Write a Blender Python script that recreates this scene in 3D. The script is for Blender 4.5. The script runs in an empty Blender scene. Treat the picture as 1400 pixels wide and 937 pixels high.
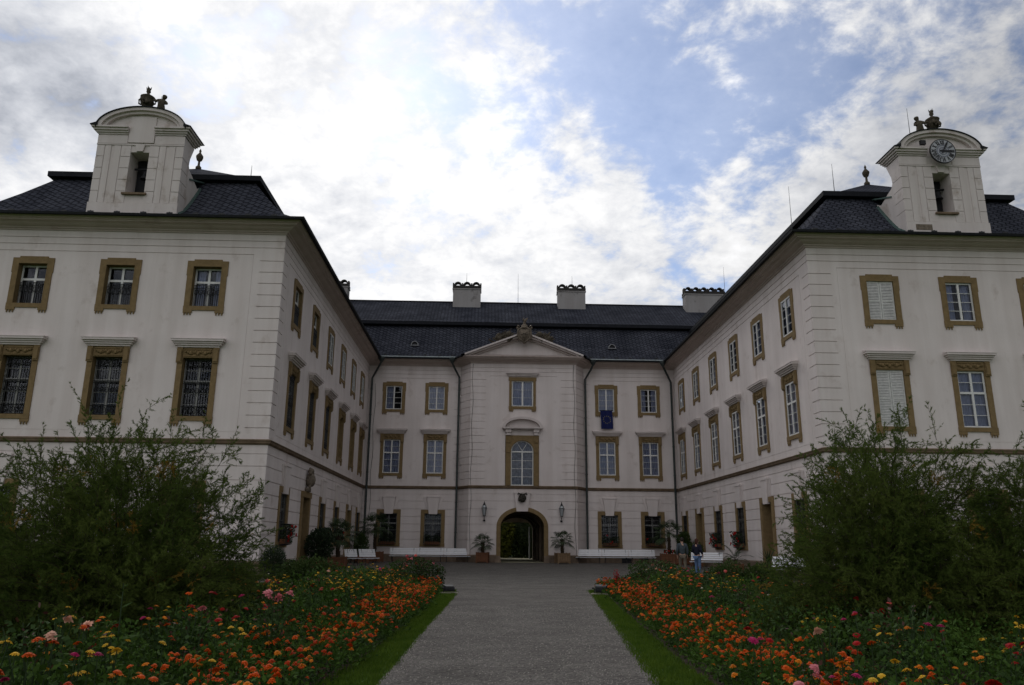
import bpy, math, random
import numpy as np
from mathutils import Vector, Matrix
R = math.radians
random.seed(7); rng = np.random.default_rng(7)
scene = bpy.context.scene
COL = scene.collection

# ------------------------------------------------------------------ materials
def mat(name, col, rough=.7, spec=.3, metal=0., var=0., vscale=3., vstretch=(1, 1, 1), bump=0., bscale=40., trans=0., col2=None, objrand=0.):
    m = bpy.data.materials.new(name); m.use_nodes = True
    nt = m.node_tree; n = nt.nodes; l = nt.links
    p = n['Principled BSDF']
    p.inputs['Roughness'].default_value = rough
    p.inputs['Specular IOR Level'].default_value = spec
    p.inputs['Metallic'].default_value = metal
    p.inputs['Base Color'].default_value = (*col, 1)
    tc = n.new('ShaderNodeTexCoord')
    out = None
    if var > 0 or col2:
        mp = n.new('ShaderNodeMapping'); mp.inputs['Scale'].default_value = vstretch
        l.new(tc.outputs['Object'], mp.inputs['Vector'])
        nz = n.new('ShaderNodeTexNoise'); nz.inputs['Scale'].default_value = vscale
        nz.inputs['Detail'].default_value = 6; nz.inputs['Roughness'].default_value = .65
        l.new(mp.outputs['Vector'], nz.inputs['Vector'])
        rp = n.new('ShaderNodeValToRGB')
        rp.color_ramp.elements[0].position = .32; rp.color_ramp.elements[1].position = .68
        c2 = col2 if col2 else tuple(c * (1 + var) for c in col)
        c1 = col if col2 else tuple(c * (1 - var) for c in col)
        rp.color_ramp.elements[0].color = (*c1, 1); rp.color_ramp.elements[1].color = (*c2, 1)
        l.new(nz.outputs['Fac'], rp.inputs['Fac'])
        out = rp.outputs['Color']
    if objrand > 0:
        oi = n.new('ShaderNodeObjectInfo')
        mr = n.new('ShaderNodeMapRange'); mr.inputs['To Min'].default_value = 1 - objrand; mr.inputs['To Max'].default_value = 1 + objrand
        l.new(oi.outputs['Random'], mr.inputs['Value'])
        hs = n.new('ShaderNodeHueSaturation'); l.new(mr.outputs['Result'], hs.inputs['Value'])
        if out: l.new(out, hs.inputs['Color'])
        else: hs.inputs['Color'].default_value = (*col, 1)
        out = hs.outputs['Color']
    if out: l.new(out, p.inputs['Base Color'])
    if bump > 0:
        nb = n.new('ShaderNodeTexNoise'); nb.inputs['Scale'].default_value = bscale; nb.inputs['Detail'].default_value = 4
        l.new(tc.outputs['Object'], nb.inputs['Vector'])
        bp = n.new('ShaderNodeBump'); bp.inputs['Strength'].default_value = bump; bp.inputs['Distance'].default_value = .02
        l.new(nb.outputs['Fac'], bp.inputs['Height']); l.new(bp.outputs['Normal'], p.inputs['Normal'])
    if trans > 0:
        t = n.new('ShaderNodeBsdfTranslucent')
        if out: l.new(out, t.inputs['Color'])
        else: t.inputs['Color'].default_value = (*col, 1)
        mx = n.new('ShaderNodeMixShader'); mx.inputs['Fac'].default_value = trans
        l.new(p.outputs[0], mx.inputs[1]); l.new(t.outputs[0], mx.inputs[2])
        l.new(mx.outputs[0], n['Material Output'].inputs['Surface'])
    return m

def plaster_mat(name, col, dirt):
    m = bpy.data.materials.new(name); m.use_nodes = True
    nt = m.node_tree; n = nt.nodes; l = nt.links; p = n['Principled BSDF']
    p.inputs['Roughness'].default_value = .9; p.inputs['Specular IOR Level'].default_value = .15
    tc = n.new('ShaderNodeTexCoord')
    def noise(scale, det, stretch):
        mp = n.new('ShaderNodeMapping'); mp.inputs['Scale'].default_value = stretch
        l.new(tc.outputs['Object'], mp.inputs['Vector'])
        z = n.new('ShaderNodeTexNoise'); z.inputs['Scale'].default_value = scale; z.inputs['Detail'].default_value = det
        z.inputs['Roughness'].default_value = .62
        l.new(mp.outputs['Vector'], z.inputs['Vector']); return z.outputs['Fac']
    def ramp(f, a, b, c0, c1):
        r = n.new('ShaderNodeValToRGB'); r.color_ramp.elements[0].position = a; r.color_ramp.elements[1].position = b
        r.color_ramp.elements[0].color = (*c0, 1); r.color_ramp.elements[1].color = (*c1, 1); l.new(f, r.inputs['Fac']); return r.outputs['Color']
    def mul(a, b, f=1):
        x = n.new('ShaderNodeMix'); x.data_type = 'RGBA'; x.blend_type = 'MULTIPLY'; x.inputs[0].default_value = f
        l.new(a, x.inputs[6]); l.new(b, x.inputs[7]); return x.outputs[2]
    base = ramp(noise(.35, 8, (1, 1, 1)), .3, .7, tuple(c * .93 for c in col), tuple(c * 1.05 for c in col))
    streak = ramp(noise(1.6, 5, (1, 1, .07)), .34, .62, (.90, .885, .875), (1, 1, 1))
    blot = ramp(noise(1.1, 9, (1, 1, .8)), .28, .42, dirt, (1, 1, 1))
    l.new(mul(mul(base, streak), blot, 1.), p.inputs['Base Color'])
    bp = n.new('ShaderNodeBump'); bp.inputs['Strength'].default_value = .25; bp.inputs['Distance'].default_value = .012
    l.new(noise(14, 5, (1, 1, 1)), bp.inputs['Height']); l.new(bp.outputs['Normal'], p.inputs['Normal'])
    return m

def slate_mat():
    m = bpy.data.materials.new('slate'); m.use_nodes = True
    nt = m.node_tree; n = nt.nodes; l = nt.links; p = n['Principled BSDF']
    uv = n.new('ShaderNodeUVMap'); uv.uv_map = 'UVMap'
    mp = n.new('ShaderNodeMapping'); mp.inputs['Rotation'].default_value = (0, 0, R(32))
    l.new(uv.outputs['UV'], mp.inputs['Vector'])
    br = n.new('ShaderNodeTexBrick'); br.inputs['Scale'].default_value = 1
    br.inputs['Brick Width'].default_value = .34; br.inputs['Row Height'].default_value = .27
    br.inputs['Mortar Size'].default_value = .034; br.inputs['Mortar Smooth'].default_value = .3
    br.inputs['Color1'].default_value = (.044, .047, .060, 1); br.inputs['Color2'].default_value = (.064, .068, .086, 1)
    br.inputs['Mortar'].default_value = (.016, .017, .022, 1); br.inputs['Bias'].default_value = -.2
    l.new(mp.outputs['Vector'], br.inputs['Vector'])
    nz = n.new('ShaderNodeTexNoise'); nz.inputs['Scale'].default_value = .5; nz.inputs['Detail'].default_value = 7
    l.new(uv.outputs['UV'], nz.inputs['Vector'])
    rp = n.new('ShaderNodeValToRGB'); rp.color_ramp.elements[0].color = (.65, .66, .68, 1); rp.color_ramp.elements[1].color = (1.3, 1.28, 1.25, 1)
    rp.color_ramp.elements[0].position = .3; rp.color_ramp.elements[1].position = .7
    l.new(nz.outputs['Fac'], rp.inputs['Fac'])
    mx = n.new('ShaderNodeMix'); mx.data_type = 'RGBA'; mx.blend_type = 'MULTIPLY'; mx.inputs[0].default_value = 1
    l.new(br.outputs['Color'], mx.inputs[6]); l.new(rp.outputs['Color'], mx.inputs[7]); l.new(mx.outputs[2], p.inputs['Base Color'])
    p.inputs['Roughness'].default_value = .92; p.inputs['Specular IOR Level'].default_value = .02
    bp = n.new('ShaderNodeBump'); bp.inputs['Strength'].default_value = .6; bp.inputs['Distance'].default_value = .03; bp.invert = True
    l.new(br.outputs['Fac'], bp.inputs['Height']); l.new(bp.outputs['Normal'], p.inputs['Normal'])
    return m

def gravel_mat(name, c1, c2, scale=38):
    m = bpy.data.materials.new(name); m.use_nodes = True
    nt = m.node_tree; n = nt.nodes; l = nt.links; p = n['Principled BSDF']
    p.inputs['Roughness'].default_value = .85; p.inputs['Specular IOR Level'].default_value = .25
    tc = n.new('ShaderNodeTexCoord')
    vo = n.new('ShaderNodeTexVoronoi'); vo.inputs['Scale'].default_value = scale; l.new(tc.outputs['Object'], vo.inputs['Vector'])
    rp = n.new('ShaderNodeValToRGB'); rp.color_ramp.elements[0].color = (*[c * .55 for c in c1], 1); rp.color_ramp.elements[1].color = (*c2, 1)
    sx = n.new('ShaderNodeSeparateColor'); l.new(vo.outputs['Color'], sx.inputs[0]); l.new(sx.outputs[0], rp.inputs['Fac'])
    nz = n.new('ShaderNodeTexNoise'); nz.inputs['Scale'].default_value = .9; nz.inputs['Detail'].default_value = 8; nz.inputs['Roughness'].default_value = .7
    l.new(tc.outputs['Object'], nz.inputs['Vector'])
    r2 = n.new('ShaderNodeValToRGB'); r2.color_ramp.elements[0].position = .3; r2.color_ramp.elements[1].position = .7
    r2.color_ramp.elements[0].color = (.55, .53, .5, 1); r2.color_ramp.elements[1].color = (1.15, 1.13, 1.1, 1); l.new(nz.outputs['Fac'], r2.inputs['Fac'])
    mx = n.new('ShaderNodeMix'); mx.data_type = 'RGBA'; mx.blend_type = 'MULTIPLY'; mx.inputs[0].default_value = 1
    l.new(rp.outputs['Color'], mx.inputs[6]); l.new(r2.outputs['Color'], mx.inputs[7]); l.new(mx.outputs[2], p.inputs['Base Color'])
    bp = n.new('ShaderNodeBump'); bp.inputs['Strength'].default_value = .9; bp.inputs['Distance'].default_value = .02; bp.invert = True
    l.new(vo.outputs['Distance'], bp.inputs['Height']); l.new(bp.outputs['Normal'], p.inputs['Normal'])
    return m

def glass_mat():
    m = bpy.data.materials.new('window_glass'); m.use_nodes = True
    nt = m.node_tree; n = nt.nodes; l = nt.links; n.remove(n['Principled BSDF'])
    t = n.new('ShaderNodeBsdfTransparent'); t.inputs['Color'].default_value = (.72, .76, .84, 1)
    g = n.new('ShaderNodeBsdfGlossy'); g.inputs['Roughness'].default_value = .03; g.inputs['Color'].default_value = (.9, .93, 1, 1)
    tc = n.new('ShaderNodeTexCoord'); nz = n.new('ShaderNodeTexNoise'); nz.inputs['Scale'].default_value = 2.2
    l.new(tc.outputs['Object'], nz.inputs['Vector'])
    bp = n.new('ShaderNodeBump'); bp.inputs['Strength'].default_value = .04; bp.inputs['Distance'].default_value = .05
    l.new(nz.outputs['Fac'], bp.inputs['Height']); l.new(bp.outputs['Normal'], g.inputs['Normal'])
    fr = n.new('ShaderNodeFresnel'); fr.inputs['IOR'].default_value = 1.5
    mx = n.new('ShaderNodeMixShader'); l.new(fr.outputs[0], mx.inputs[0]); l.new(t.outputs[0], mx.inputs[1]); l.new(g.outputs[0], mx.inputs[2])
    l.new(mx.outputs[0], n['Material Output'].inputs['Surface'])
    return m

M = {}
M['plaster'] = plaster_mat('cream_plaster', (.70, .632, .61), (.80, .77, .745))
M['plaster_old'] = plaster_mat('weathered_plaster', (.63, .572, .55), (.62, .57, .51))
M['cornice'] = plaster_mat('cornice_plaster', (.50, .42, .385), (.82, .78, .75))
M['trim'] = plaster_mat('white_trim', (.63, .565, .545), (.75, .7, .68))
M['stone'] = mat('ochre_sandstone', (.205, .142, .07), .85, .15, var=.16, vscale=5, bump=.35, bscale=30)
M['band'] = mat('brown_band', (.165, .118, .078), .85, .2, var=.3, vscale=2.5, bump=.3, bscale=20)
M['plinth'] = mat('plinth_stone', (.17, .125, .09), .9, .2, var=.35, vscale=1.5, bump=.5, bscale=12)
M['slate'] = slate_mat()
M['slate_plain'] = mat('slate_edge', (.016, .017, .021), .75, .1, var=.2, vscale=3)
M['gutter'] = mat('gutter_metal', (.014, .015, .017), .7, .15, var=.3, vscale=6)
M['copper'] = mat('green_flashing', (.07, .11, .10), .7, .3, var=.4, vscale=5)
M['pipe'] = mat('downpipe_metal', (.03, .038, .036), .5, .4, var=.3, vscale=3)
M['sash'] = mat('white_sash_paint', (.66, .65, .63), .5, .4, var=.08, vscale=8)
M['shutter'] = mat('shutter_paint', (.58, .57, .55), .6, .3, var=.18, vscale=9)
M['shadedsash'] = mat('shaded_sash_paint', (.36, .355, .34), .6, .3, var=.1, vscale=8)  # white sash paint darkened: shade of the deep recesses put into the colour
M['darksash'] = mat('dark_sash_paint', (.24, .24, .23), .6, .3)
M['glass'] = glass_mat()
M['curtain'] = mat('curtain_cloth', (.52, .54, .68), .9, .1, var=.12, vscale=5, trans=.25)
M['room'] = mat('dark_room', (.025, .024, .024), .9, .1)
M['iron'] = mat('wrought_iron', (.012, .012, .014), .5, .4)
M['wood_door'] = mat('brown_door', (.105, .055, .025), .6, .3, var=.25, vscale=3, vstretch=(6, 6, .5))
M['statue'] = mat('dark_stone', (.075, .062, .045), .9, .2, var=.4, vscale=9, bump=.5, bscale=30)
M['carving'] = mat('carved_stone', (.16, .13, .10), .9, .2, var=.4, vscale=8, bump=.5, bscale=25)
M['darkcarv'] = mat('dark_carving', (.04, .035, .028), .9, .2, var=.4, vscale=8)
M['chimney'] = plaster_mat('chimney_plaster', (.31, .295, .29), (.35, .33, .32))
M['chimney_cap'] = mat('chimney_cap_soot', (.035, .032, .03), .9, .2, var=.3, vscale=6)
M['dial'] = mat('clock_dial', (.36, .365, .39), .5, .3, var=.06, vscale=3)
M['dialring'] = mat('clock_ring', (.16, .17, .22), .5, .3)
M['black'] = mat('clock_black', (.012, .012, .014), .5, .3)
M['bench'] = mat('white_bench_paint', (.72, .72, .74), .5, .35, var=.06, vscale=6)
M['benchleg'] = mat('bench_iron', (.02, .02, .022), .6, .3)
M['planter'] = mat('planter_wood', (.155, .068, .036), .75, .2, var=.3, vscale=4, vstretch=(1, 1, 6))
M['planter_l'] = mat('planter_wood_pale', (.20, .13, .075), .75, .2, var=.3, vscale=4, vstretch=(1, 1, 6))
M['palm'] = mat('palm_leaf', (.030, .052, .018), .55, .3, var=.3, vscale=2, trans=.15)
M['palmtrunk'] = mat('palm_trunk', (.05, .036, .024), .95, .1, var=.4, vscale=14, bump=.8, bscale=30)
M['bushleaf'] = mat('bush_leaf', (.024, .046, .010), .75, .12, col2=(.055, .082, .022), vscale=2.5, trans=.15)
M['darkleaf'] = mat('dark_bush_leaf', (.012, .024, .010), .6, .25, col2=(.028, .046, .018), vscale=3)
M['hedge'] = mat('hedge_leaf', (.06, .075, .010), .7, .2, col2=(.10, .115, .016), vscale=1.2, trans=.2)
M['hedge2'] = mat('dark_hedge_leaf', (.018, .03, .008), .7, .2, col2=(.03, .046, .012), vscale=1.2, trans=.15)
M['tam'] = mat('feathery_needle', (.052, .090, .018), .85, .06, col2=(.125, .160, .036), vscale=.9, trans=.3)
M['tamy'] = mat('yellowed_needle', (.24, .15, .02), .7, .2, var=.3, vscale=2, trans=.2)
M['bark'] = mat('shrub_bark', (.04, .03, .022), .9, .15, var=.3, vscale=10, vstretch=(1, 1, .3), bump=.6, bscale=25)
M['marleaf'] = mat('marigold_leaf', (.024, .056, .009), .8, .1, col2=(.058, .105, .016), vscale=6, trans=.15, objrand=.25)
M['roseleaf'] = mat('rose_leaf', (.022, .046, .014), .8, .1, col2=(.048, .08, .022), vscale=6, trans=.12, objrand=.25)
M['redleaf'] = mat('reddish_leaf', (.05, .018, .014), .55, .3, col2=(.085, .035, .022), vscale=6, trans=.12)
M['stem'] = mat('green_stem', (.022, .042, .012), .6, .25)
M['soil'] = mat('soil', (.035, .026, .018), .95, .1, var=.4, vscale=6, bump=.9, bscale=20)
M['grass'] = mat('grass_blade', (.042, .088, .008), .75, .1, col2=(.10, .155, .018), vscale=3.5, trans=.2)
M['lawn'] = mat('lawn_ground', (.03, .07, .008), .9, .15, col2=(.06, .11, .014), vscale=1.2, bump=.8, bscale=60)
M['gravel'] = gravel_mat('gravel_path', (.098, .088, .080), (.185, .172, .16), 40)
M['court'] = gravel_mat('court_gravel', (.088, .081, .074), (.15, .14, .13), 26)
M['pave'] = mat('pale_paving', (.42, .39, .27), .9, .2, var=.15, vscale=3, bump=.3)
M['lampblack'] = mat('spotlight_black', (.02, .02, .022), .55, .35, var=.2, vscale=8)
M['lampglass'] = mat('lantern_glass', (.35, .37, .38), .15, .5)
M['slab'] = mat('stone_slab', (.30, .27, .22), .9, .2, var=.2, vscale=8, bump=.3)
M['flagblue'] = mat('flag_blue', (.008, .013, .075), .8, .2, var=.1, vscale=4)
M['flagstar'] = mat('flag_star', (.40, .34, .08), .8, .2)
M['skin'] = mat('skin', (.42, .26, .19), .6, .3)
M['tunnel'] = mat('passage_wall', (.15, .115, .085), .9, .15, var=.3, vscale=2, bump=.4, bscale=8)
def petal(n, c, v=.25): M[n] = mat(n, c, .6, .2, var=v, vscale=30, trans=.2, objrand=.15)
petal('p_orange', (.64, .092, .003)); petal('p_deep', (.46, .042, .003)); petal('p_yellow', (.72, .44, .03)); petal('p_amber', (.67, .20, .008))
petal('p_red', (.40, .008, .008)); petal('p_magenta', (.40, .014, .10)); petal('p_pink', (.74, .24, .27)); petal('p_coral', (.70, .12, .10))
petal('p_peach', (.75, .42, .30)); petal('p_white', (.72, .70, .55)); petal('p_eye', (.30, .20, .03))

# ------------------------------------------------------------------ mesh builder
class MB:
    def __init__(s): s.v = []; s.f = []; s.m = []; s.uv = None; s.mi = 0
    def add(s, vs, fs):
        b = len(s.v); s.v += [tuple(v) for v in vs]
        s.f += [tuple(b + i for i in f) for f in fs]; s.m += [s.mi] * len(fs)
    def hexa(s, p):
        s.add(p, [(0, 3, 2, 1), (4, 5, 6, 7), (0, 1, 5, 4), (1, 2, 6, 5), (2, 3, 7, 6), (3, 0, 4, 7)])
    def box(s, x0, x1, y0, y1, z0, z1):
        s.hexa([(x0, y0, z0), (x1, y0, z0), (x1, y1, z0), (x0, y1, z0), (x0, y0, z1), (x1, y0, z1), (x1, y1, z1), (x0, y1, z1)])
    def quad(s, a, b, c, d): s.add([a, b, c, d], [(0, 1, 2, 3)])
    def prism(s, poly, y0, y1):          # poly of (x,z), extruded along y
        n = len(poly)
        s.add([(x, y0, z) for x, z in poly] + [(x, y1, z) for x, z in poly],
              [tuple(range(n)), tuple(range(2 * n - 1, n - 1, -1))] + [(i, n + i, n + (i + 1) % n, (i + 1) % n) for i in range(n)])
    def prismx(s, poly, x0, x1):         # poly of (y,z), extruded along x
        n = len(poly)
        s.add([(x0, y, z) for y, z in poly] + [(x1, y, z) for y, z in poly],
              [tuple(range(n)), tuple(range(2 * n - 1, n - 1, -1))] + [(i, n + i, n + (i + 1) % n, (i + 1) % n) for i in range(n)])
    def tube(s, pts, r, k=6, cap=True):
        pts = [Vector(p) for p in pts]; n = len(pts)
        rs = r if isinstance(r, (list, tuple)) else [r] * n
        vs = []; up = Vector((.13, .31, 1)).normalized()
        for i, p in enumerate(pts):
            d = (pts[min(i + 1, n - 1)] - pts[max(i - 1, 0)])
            d = d.normalized() if d.length > 1e-9 else Vector((0, 0, 1))
            a = d.cross(up)
            if a.length < .05: a = d.cross(Vector((1, 0, 0)))
            a.normalize(); b = d.cross(a)
            for j in range(k):
                t = 2 * math.pi * j / k; vs.append(p + (a * math.cos(t) + b * math.sin(t)) * rs[i])
        fs = [(i * k + j, i * k + (j + 1) % k, (i + 1) * k + (j + 1) % k, (i + 1) * k + j) for i in range(n - 1) for j in range(k)]
        if cap: fs += [tuple(range(k - 1, -1, -1)), tuple((n - 1) * k + j for j in range(k))]
        s.add(vs, fs)
    def lathe(s, prof, k=12, c=(0, 0, 0), sx=1, sy=1):
        vs = []
        for r, z in prof:
            for j in range(k):
                t = 2 * math.pi * j / k; vs.append((c[0] + r * sx * math.cos(t), c[1] + r * sy * math.sin(t), c[2] + z))
        n = len(prof)
        fs = [(i * k + j, i * k + (j + 1) % k, (i + 1) * k + (j + 1) % k, (i + 1) * k + j) for i in range(n - 1) for j in range(k)]
        fs += [tuple(range(k - 1, -1, -1)), tuple((n - 1) * k + j for j in range(k))]
        s.add(vs, fs)
    def ball(s, c, r, k=8, sz=1., sx=1., sy=1.):
        prof = [(max(r * math.sin(math.pi * i / 6), .001), -r * sz * math.cos(math.pi * i / 6)) for i in range(7)]
        s.lathe(prof, k, c, sx, sy)
    def sweep(s, path, prof, close_ends=True):   # plan path, profile (outward offset, z); outward = right of travel
        P = [Vector((p[0], p[1])) for p in path]; n = len(P); k = len(prof)
        mit = []
        for i in range(n):
            ns = []
            if i > 0: d = (P[i] - P[i - 1]).normalized(); ns.append(Vector((d.y, -d.x)))
            if i < n - 1: d = (P[i + 1] - P[i]).normalized(); ns.append(Vector((d.y, -d.x)))
            if len(ns) == 1: mit.append(ns[0])
            else:
                b = (ns[0] + ns[1]).normalized(); mit.append(b / max(b.dot(ns[0]), .3))
        vs = [(P[i].x + mit[i].x * o, P[i].y + mit[i].y * o, z) for i in range(n) for o, z in prof]
        fs = [(i * k + j, (i + 1) * k + j, (i + 1) * k + j + 1, i * k + j + 1) for i in range(n - 1) for j in range(k - 1)]
        if close_ends: fs += [tuple(range(k)), tuple((n - 1) * k + j for j in range(k - 1, -1, -1))]
        s.add(vs, fs)
    def arr(s, V, F):                    # numpy arrays, F of equal-sized faces
        b = len(s.v); s.v += [tuple(x) for x in V.tolist()]
        s.f += [tuple(r) for r in (F + b).tolist()]; s.m += [s.mi] * len(F)
    def mesh(s, name, mats, smooth=False):
        me = bpy.data.meshes.new(name); me.from_pydata(s.v, [], s.f)
        for m in (mats if isinstance(mats, (list, tuple)) else [mats]): me.materials.append(m)
        me.polygons.foreach_set('material_index', s.m)
        if smooth: me.polygons.foreach_set('use_smooth', [True] * len(s.f))
        me.update(); return me
    def build(s, name, mats, parent=None, smooth=False, world=False):
        o = bpy.data.objects.new(name, s.mesh(name, mats, smooth)); COL.objects.link(o)
        if parent: attach(o, parent, world)
        return o

def fast_mesh(name, V, k, mats, mi=None):
    """V: (n*k,3) vertices of n separate k-gons"""
    nf = len(V) // k; me = bpy.data.meshes.new(name)
    me.vertices.add(len(V)); me.vertices.foreach_set('co', np.ascontiguousarray(V, dtype=np.float32).ravel())
    me.loops.add(len(V)); me.loops.foreach_set('vertex_index', np.arange(len(V), dtype=np.int32))
    me.polygons.add(nf); me.polygons.foreach_set('loop_start', np.arange(0, len(V), k, dtype=np.int32))
    me.polygons.foreach_set('loop_total', np.full(nf, k, dtype=np.int32))
    for m in mats: me.materials.append(m)
    if mi is not None: me.polygons.foreach_set('material_index', np.asarray(mi, dtype=np.int32))
    me.update(calc_edges=True); return me
def attach(o, parent, world=False):
    o.parent = parent
    if world: o.matrix_parent_inverse = Matrix.Translation(-parent.location)
def tag(o, label=None, cat=None, group=None, kind=None):
    if label: o['label'] = label
    if cat: o['category'] = cat
    if group: o['group'] = group
    if kind: o['kind'] = kind
    return o
def empty(name, loc, rz=0, label=None, cat=None, group=None):
    o = bpy.data.objects.new(name, None); COL.objects.link(o); o.location = loc; o.rotation_euler = (0, 0, rz)
    o.empty_display_size = .2
    return tag(o, label, cat, group)
def link(name, me, parent=None, loc=(0, 0, 0), rz=0, world=False):
    o = bpy.data.objects.new(name, me); COL.objects.link(o); o.location = loc; o.rotation_euler = (0, 0, rz)
    if parent: attach(o, parent, world)
    return o
def dup(root, loc, rz=0, label=None, group=None, scale=None):
    def cp(o, par):
        c = o.copy(); COL.objects.link(c)
        if par: c.parent = par
        for ch in o.children: cp(ch, c)
        return c
    c = cp(root, None); c.location = loc; c.rotation_euler = (0, 0, rz)
    if label: c['label'] = label
    if group: c['group'] = group
    if scale: c.scale = scale if isinstance(scale, tuple) else (scale,) * 3
    return c

# ------------------------------------------------------------------ the palace: key dimensions
XL, XR, YL, YR, YC, YP = -9.25, 14.75, 33.56, 33.8, 60.38, 59.01
XLL, XRR = -23.6, 28.7
PX0, PX1, QX0, QX1 = -2.09, 7.59, -1.25, 6.82
PC = (QX0 + QX1) / 2
YB = 74.6
palace = empty('palace', (2.75, 59, 0), 0, 'cream baroque palace with slate mansard roofs and two wings round a courtyard', 'palace')
def pb(mb, name, m, smooth=False): return mb.build(name, m, palace, smooth, True)

def grid_wall(name, org, rz, s0, s1, z0, z1, openings, grooves, m=None):
    ss = {s0, s1}; zz = {z0, z1}
    for a, b, c, d in openings: ss |= {a, b}; zz |= {c, d}
    for g in grooves: ss |= {g[0], g[1]}; zz |= {g[2], g[3]}
    ss = sorted(x for x in ss if s0 - 1e-6 <= x <= s1 + 1e-6); zz = sorted(x for x in zz if z0 - 1e-6 <= x <= z1 + 1e-6)
    ns, nz = len(ss) - 1, len(zz) - 1
    D = [[0.] * nz for _ in range(ns)]
    for i in range(ns):
        cx = (ss[i] + ss[i + 1]) / 2
        for j in range(nz):
            cz = (zz[j] + zz[j + 1]) / 2
            for g in grooves:
                if g[0] < cx < g[1] and g[2] < cz < g[3]: D[i][j] = g[4]
            for a, b, c, d in openings:
                if a < cx < b and c < cz < d: D[i][j] = None
    mb = MB()
    for i in range(ns):
        for j in range(nz):
            d = D[i][j]
            if d is None: continue
            a, b, c, e = ss[i], ss[i + 1], zz[j], zz[j + 1]
            mb.quad((a, d, c), (b, d, c), (b, d, e), (a, d, e))
            if i + 1 < ns and D[i + 1][j] is not None and D[i + 1][j] != d: mb.quad((b, d, c), (b, D[i + 1][j], c), (b, D[i + 1][j], e), (b, d, e))
            if j + 1 < nz and D[i][j + 1] is not None and D[i][j + 1] != d: mb.quad((a, d, e), (b, d, e), (b, D[i][j + 1], e), (a, D[i][j + 1], e))
    o = mb.build(name, m or M['plaster'])
    o.location = org; o.rotation_euler = (0, 0, rz); attach(o, palace, True)
    return o

G = .036
QZ = [13.66, 13.13, 12.6, 12.06, 11.52, 10.97, 10.42, 9.88, 9.34, 8.8, 8.27, 7.73, 7.2, 6.66, 6.12]
GFZ = [4.5, 3.92, 3.37, 2.82, 2.25, 1.7]
def lines(s0, s1, quoin_lo, quoin_hi, qw=1.05, panel=True):
    g = []
    for z in (14.6, 14.28): g.append((s0, s1, z, z + G, .035))
    for z in GFZ: g.append((s0, s1, z, z + G, .04))
    g.append((s0, s1, 5.02, 5.02 + .03, .03))
    for z in QZ:
        if quoin_lo: g.append((s0, s0 + qw, z, z + G, .04))
        if quoin_hi: g.append((s1 - qw, s1, z, z + G, .04))
    if panel:
        a = s0 + (qw + .3 if quoin_lo else .35); b = s1 - (qw + .3 if quoin_hi else .35)
        g.append((a, b, 13.95, 13.95 + G, .03))
        g.append((a, b, 5.95, 5.97, .012))
        g.append((a, a + .022, 5.97, 13.95, .012)); g.append((b - .022, b, 5.97, 13.95, .012))
    return g

# window openings (half width .66)
OW = .66
def op_up(c): return (c - OW, c + OW, 11.47, 13.38)
def op_1(c): return (c - OW, c + OW, 6.57, 9.18)
def op_g(c): return (c - OW, c + OW, 1.42, 3.65)
def op_d(c): return (c - .72, c + .72, 0, 3.65)
LFX = [-20.25, -16.42, -12.58]; RFX = [18.05, 21.75, 25.45]
LUY = [36.57, 40.80, 45.05, 49.22, 53.30, 57.25]; L1Y = [36.75, 41.15, 45.4, 49.75, 54.15, 58.0]
RUY = [36.65, 40.95, 45.2, 49.55, 53.85, 58.0]; R1Y = [36.9, 41.15, 45.5, 49.95, 54.3, 58.35]
LGW, LGD = [36.9, 45.6, 49.95, 58.4], [41.3, 54.4]
RGW, RGD = [36.95, 45.75, 50.2, 58.65], [41.3, 54.55]
CUX = [-7.24, -3.93, 9.35, 12.70]; CGX = [-7.24, -3.92, 9.42, 12.70]
H = 15.02
grid_wall('wall', (0, YL, 0), 0, XLL, XL, 0, H, [op_up(c) for c in LFX] + [op_1(c) for c in LFX] + [op_g(c) for c in LFX], lines(XLL, XL, True, True))
grid_wall('wall', (XL, 0, 0), R(90), YL, YC, 0, H, [op_up(c) for c in LUY] + [op_1(c) for c in L1Y] + [op_g(c) for c in LGW] + [op_d(c) for c in LGD], lines(YL, YC, True, False, .75))
grid_wall('wall', (0, YC, 0), 0, XL, PX0, 0, H, [f(c) for c in CUX[:2] for f in (op_up, op_1)] + [op_g(c) for c in CGX[:2]], lines(XL, PX0, True, True, .45))
grid_wall('wall', (0, YP, 0), 0, QX0, QX1, 0, H, [(1.69, 3.73, 11.5, 13.7), (1.43, 3.98, 5.64, 9.42), (.86, 4.63, 0, 4.1)], lines(QX0, QX1, True, True, 1.15))
grid_wall('wall', (0, YC, 0), 0, PX1, XR, 0, H, [f(c) for c in CUX[2:] for f in (op_up, op_1)] + [op_g(c) for c in CGX[2:]], lines(PX1, XR, True, True, .45))
grid_wall('wall', (XR, 0, 0), R(-90), -YC, -YR, 0, H, [op_up(-c) for c in RUY] + [op_1(-c) for c in R1Y] + [op_g(-c) for c in RGW] + [op_d(-c) for c in RGD], lines(-YC, -YR, False, True, .75))
grid_wall('wall', (0, YR, 0), 0, XR, XRR, 0, H, [op_up(c) for c in RFX] + [op_1(c) for c in RFX] + [op_g(c) for c in RFX], lines(XR, XRR, True, True))
for (ax, ay), (bx, by) in (((PX0, YC), (QX0, YP)), ((QX1, YP), (PX1, YC))):
    L = math.hypot(bx - ax, by - ay); an = math.atan2(by - ay, bx - ax)
    grid_wall('wall', (ax, ay, 0), an, 0, L, 0, H, [], lines(0, L, True, True, L * .98 / 2, False))
mb = MB()     # the walls one does not see from the court
mb.quad((XLL, YL, 0), (XLL, YB, 0), (XLL, YB, H), (XLL, YL, H)); mb.quad((XRR, YR, 0), (XRR, YB, 0), (XRR, YB, H), (XRR, YR, H))
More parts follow.
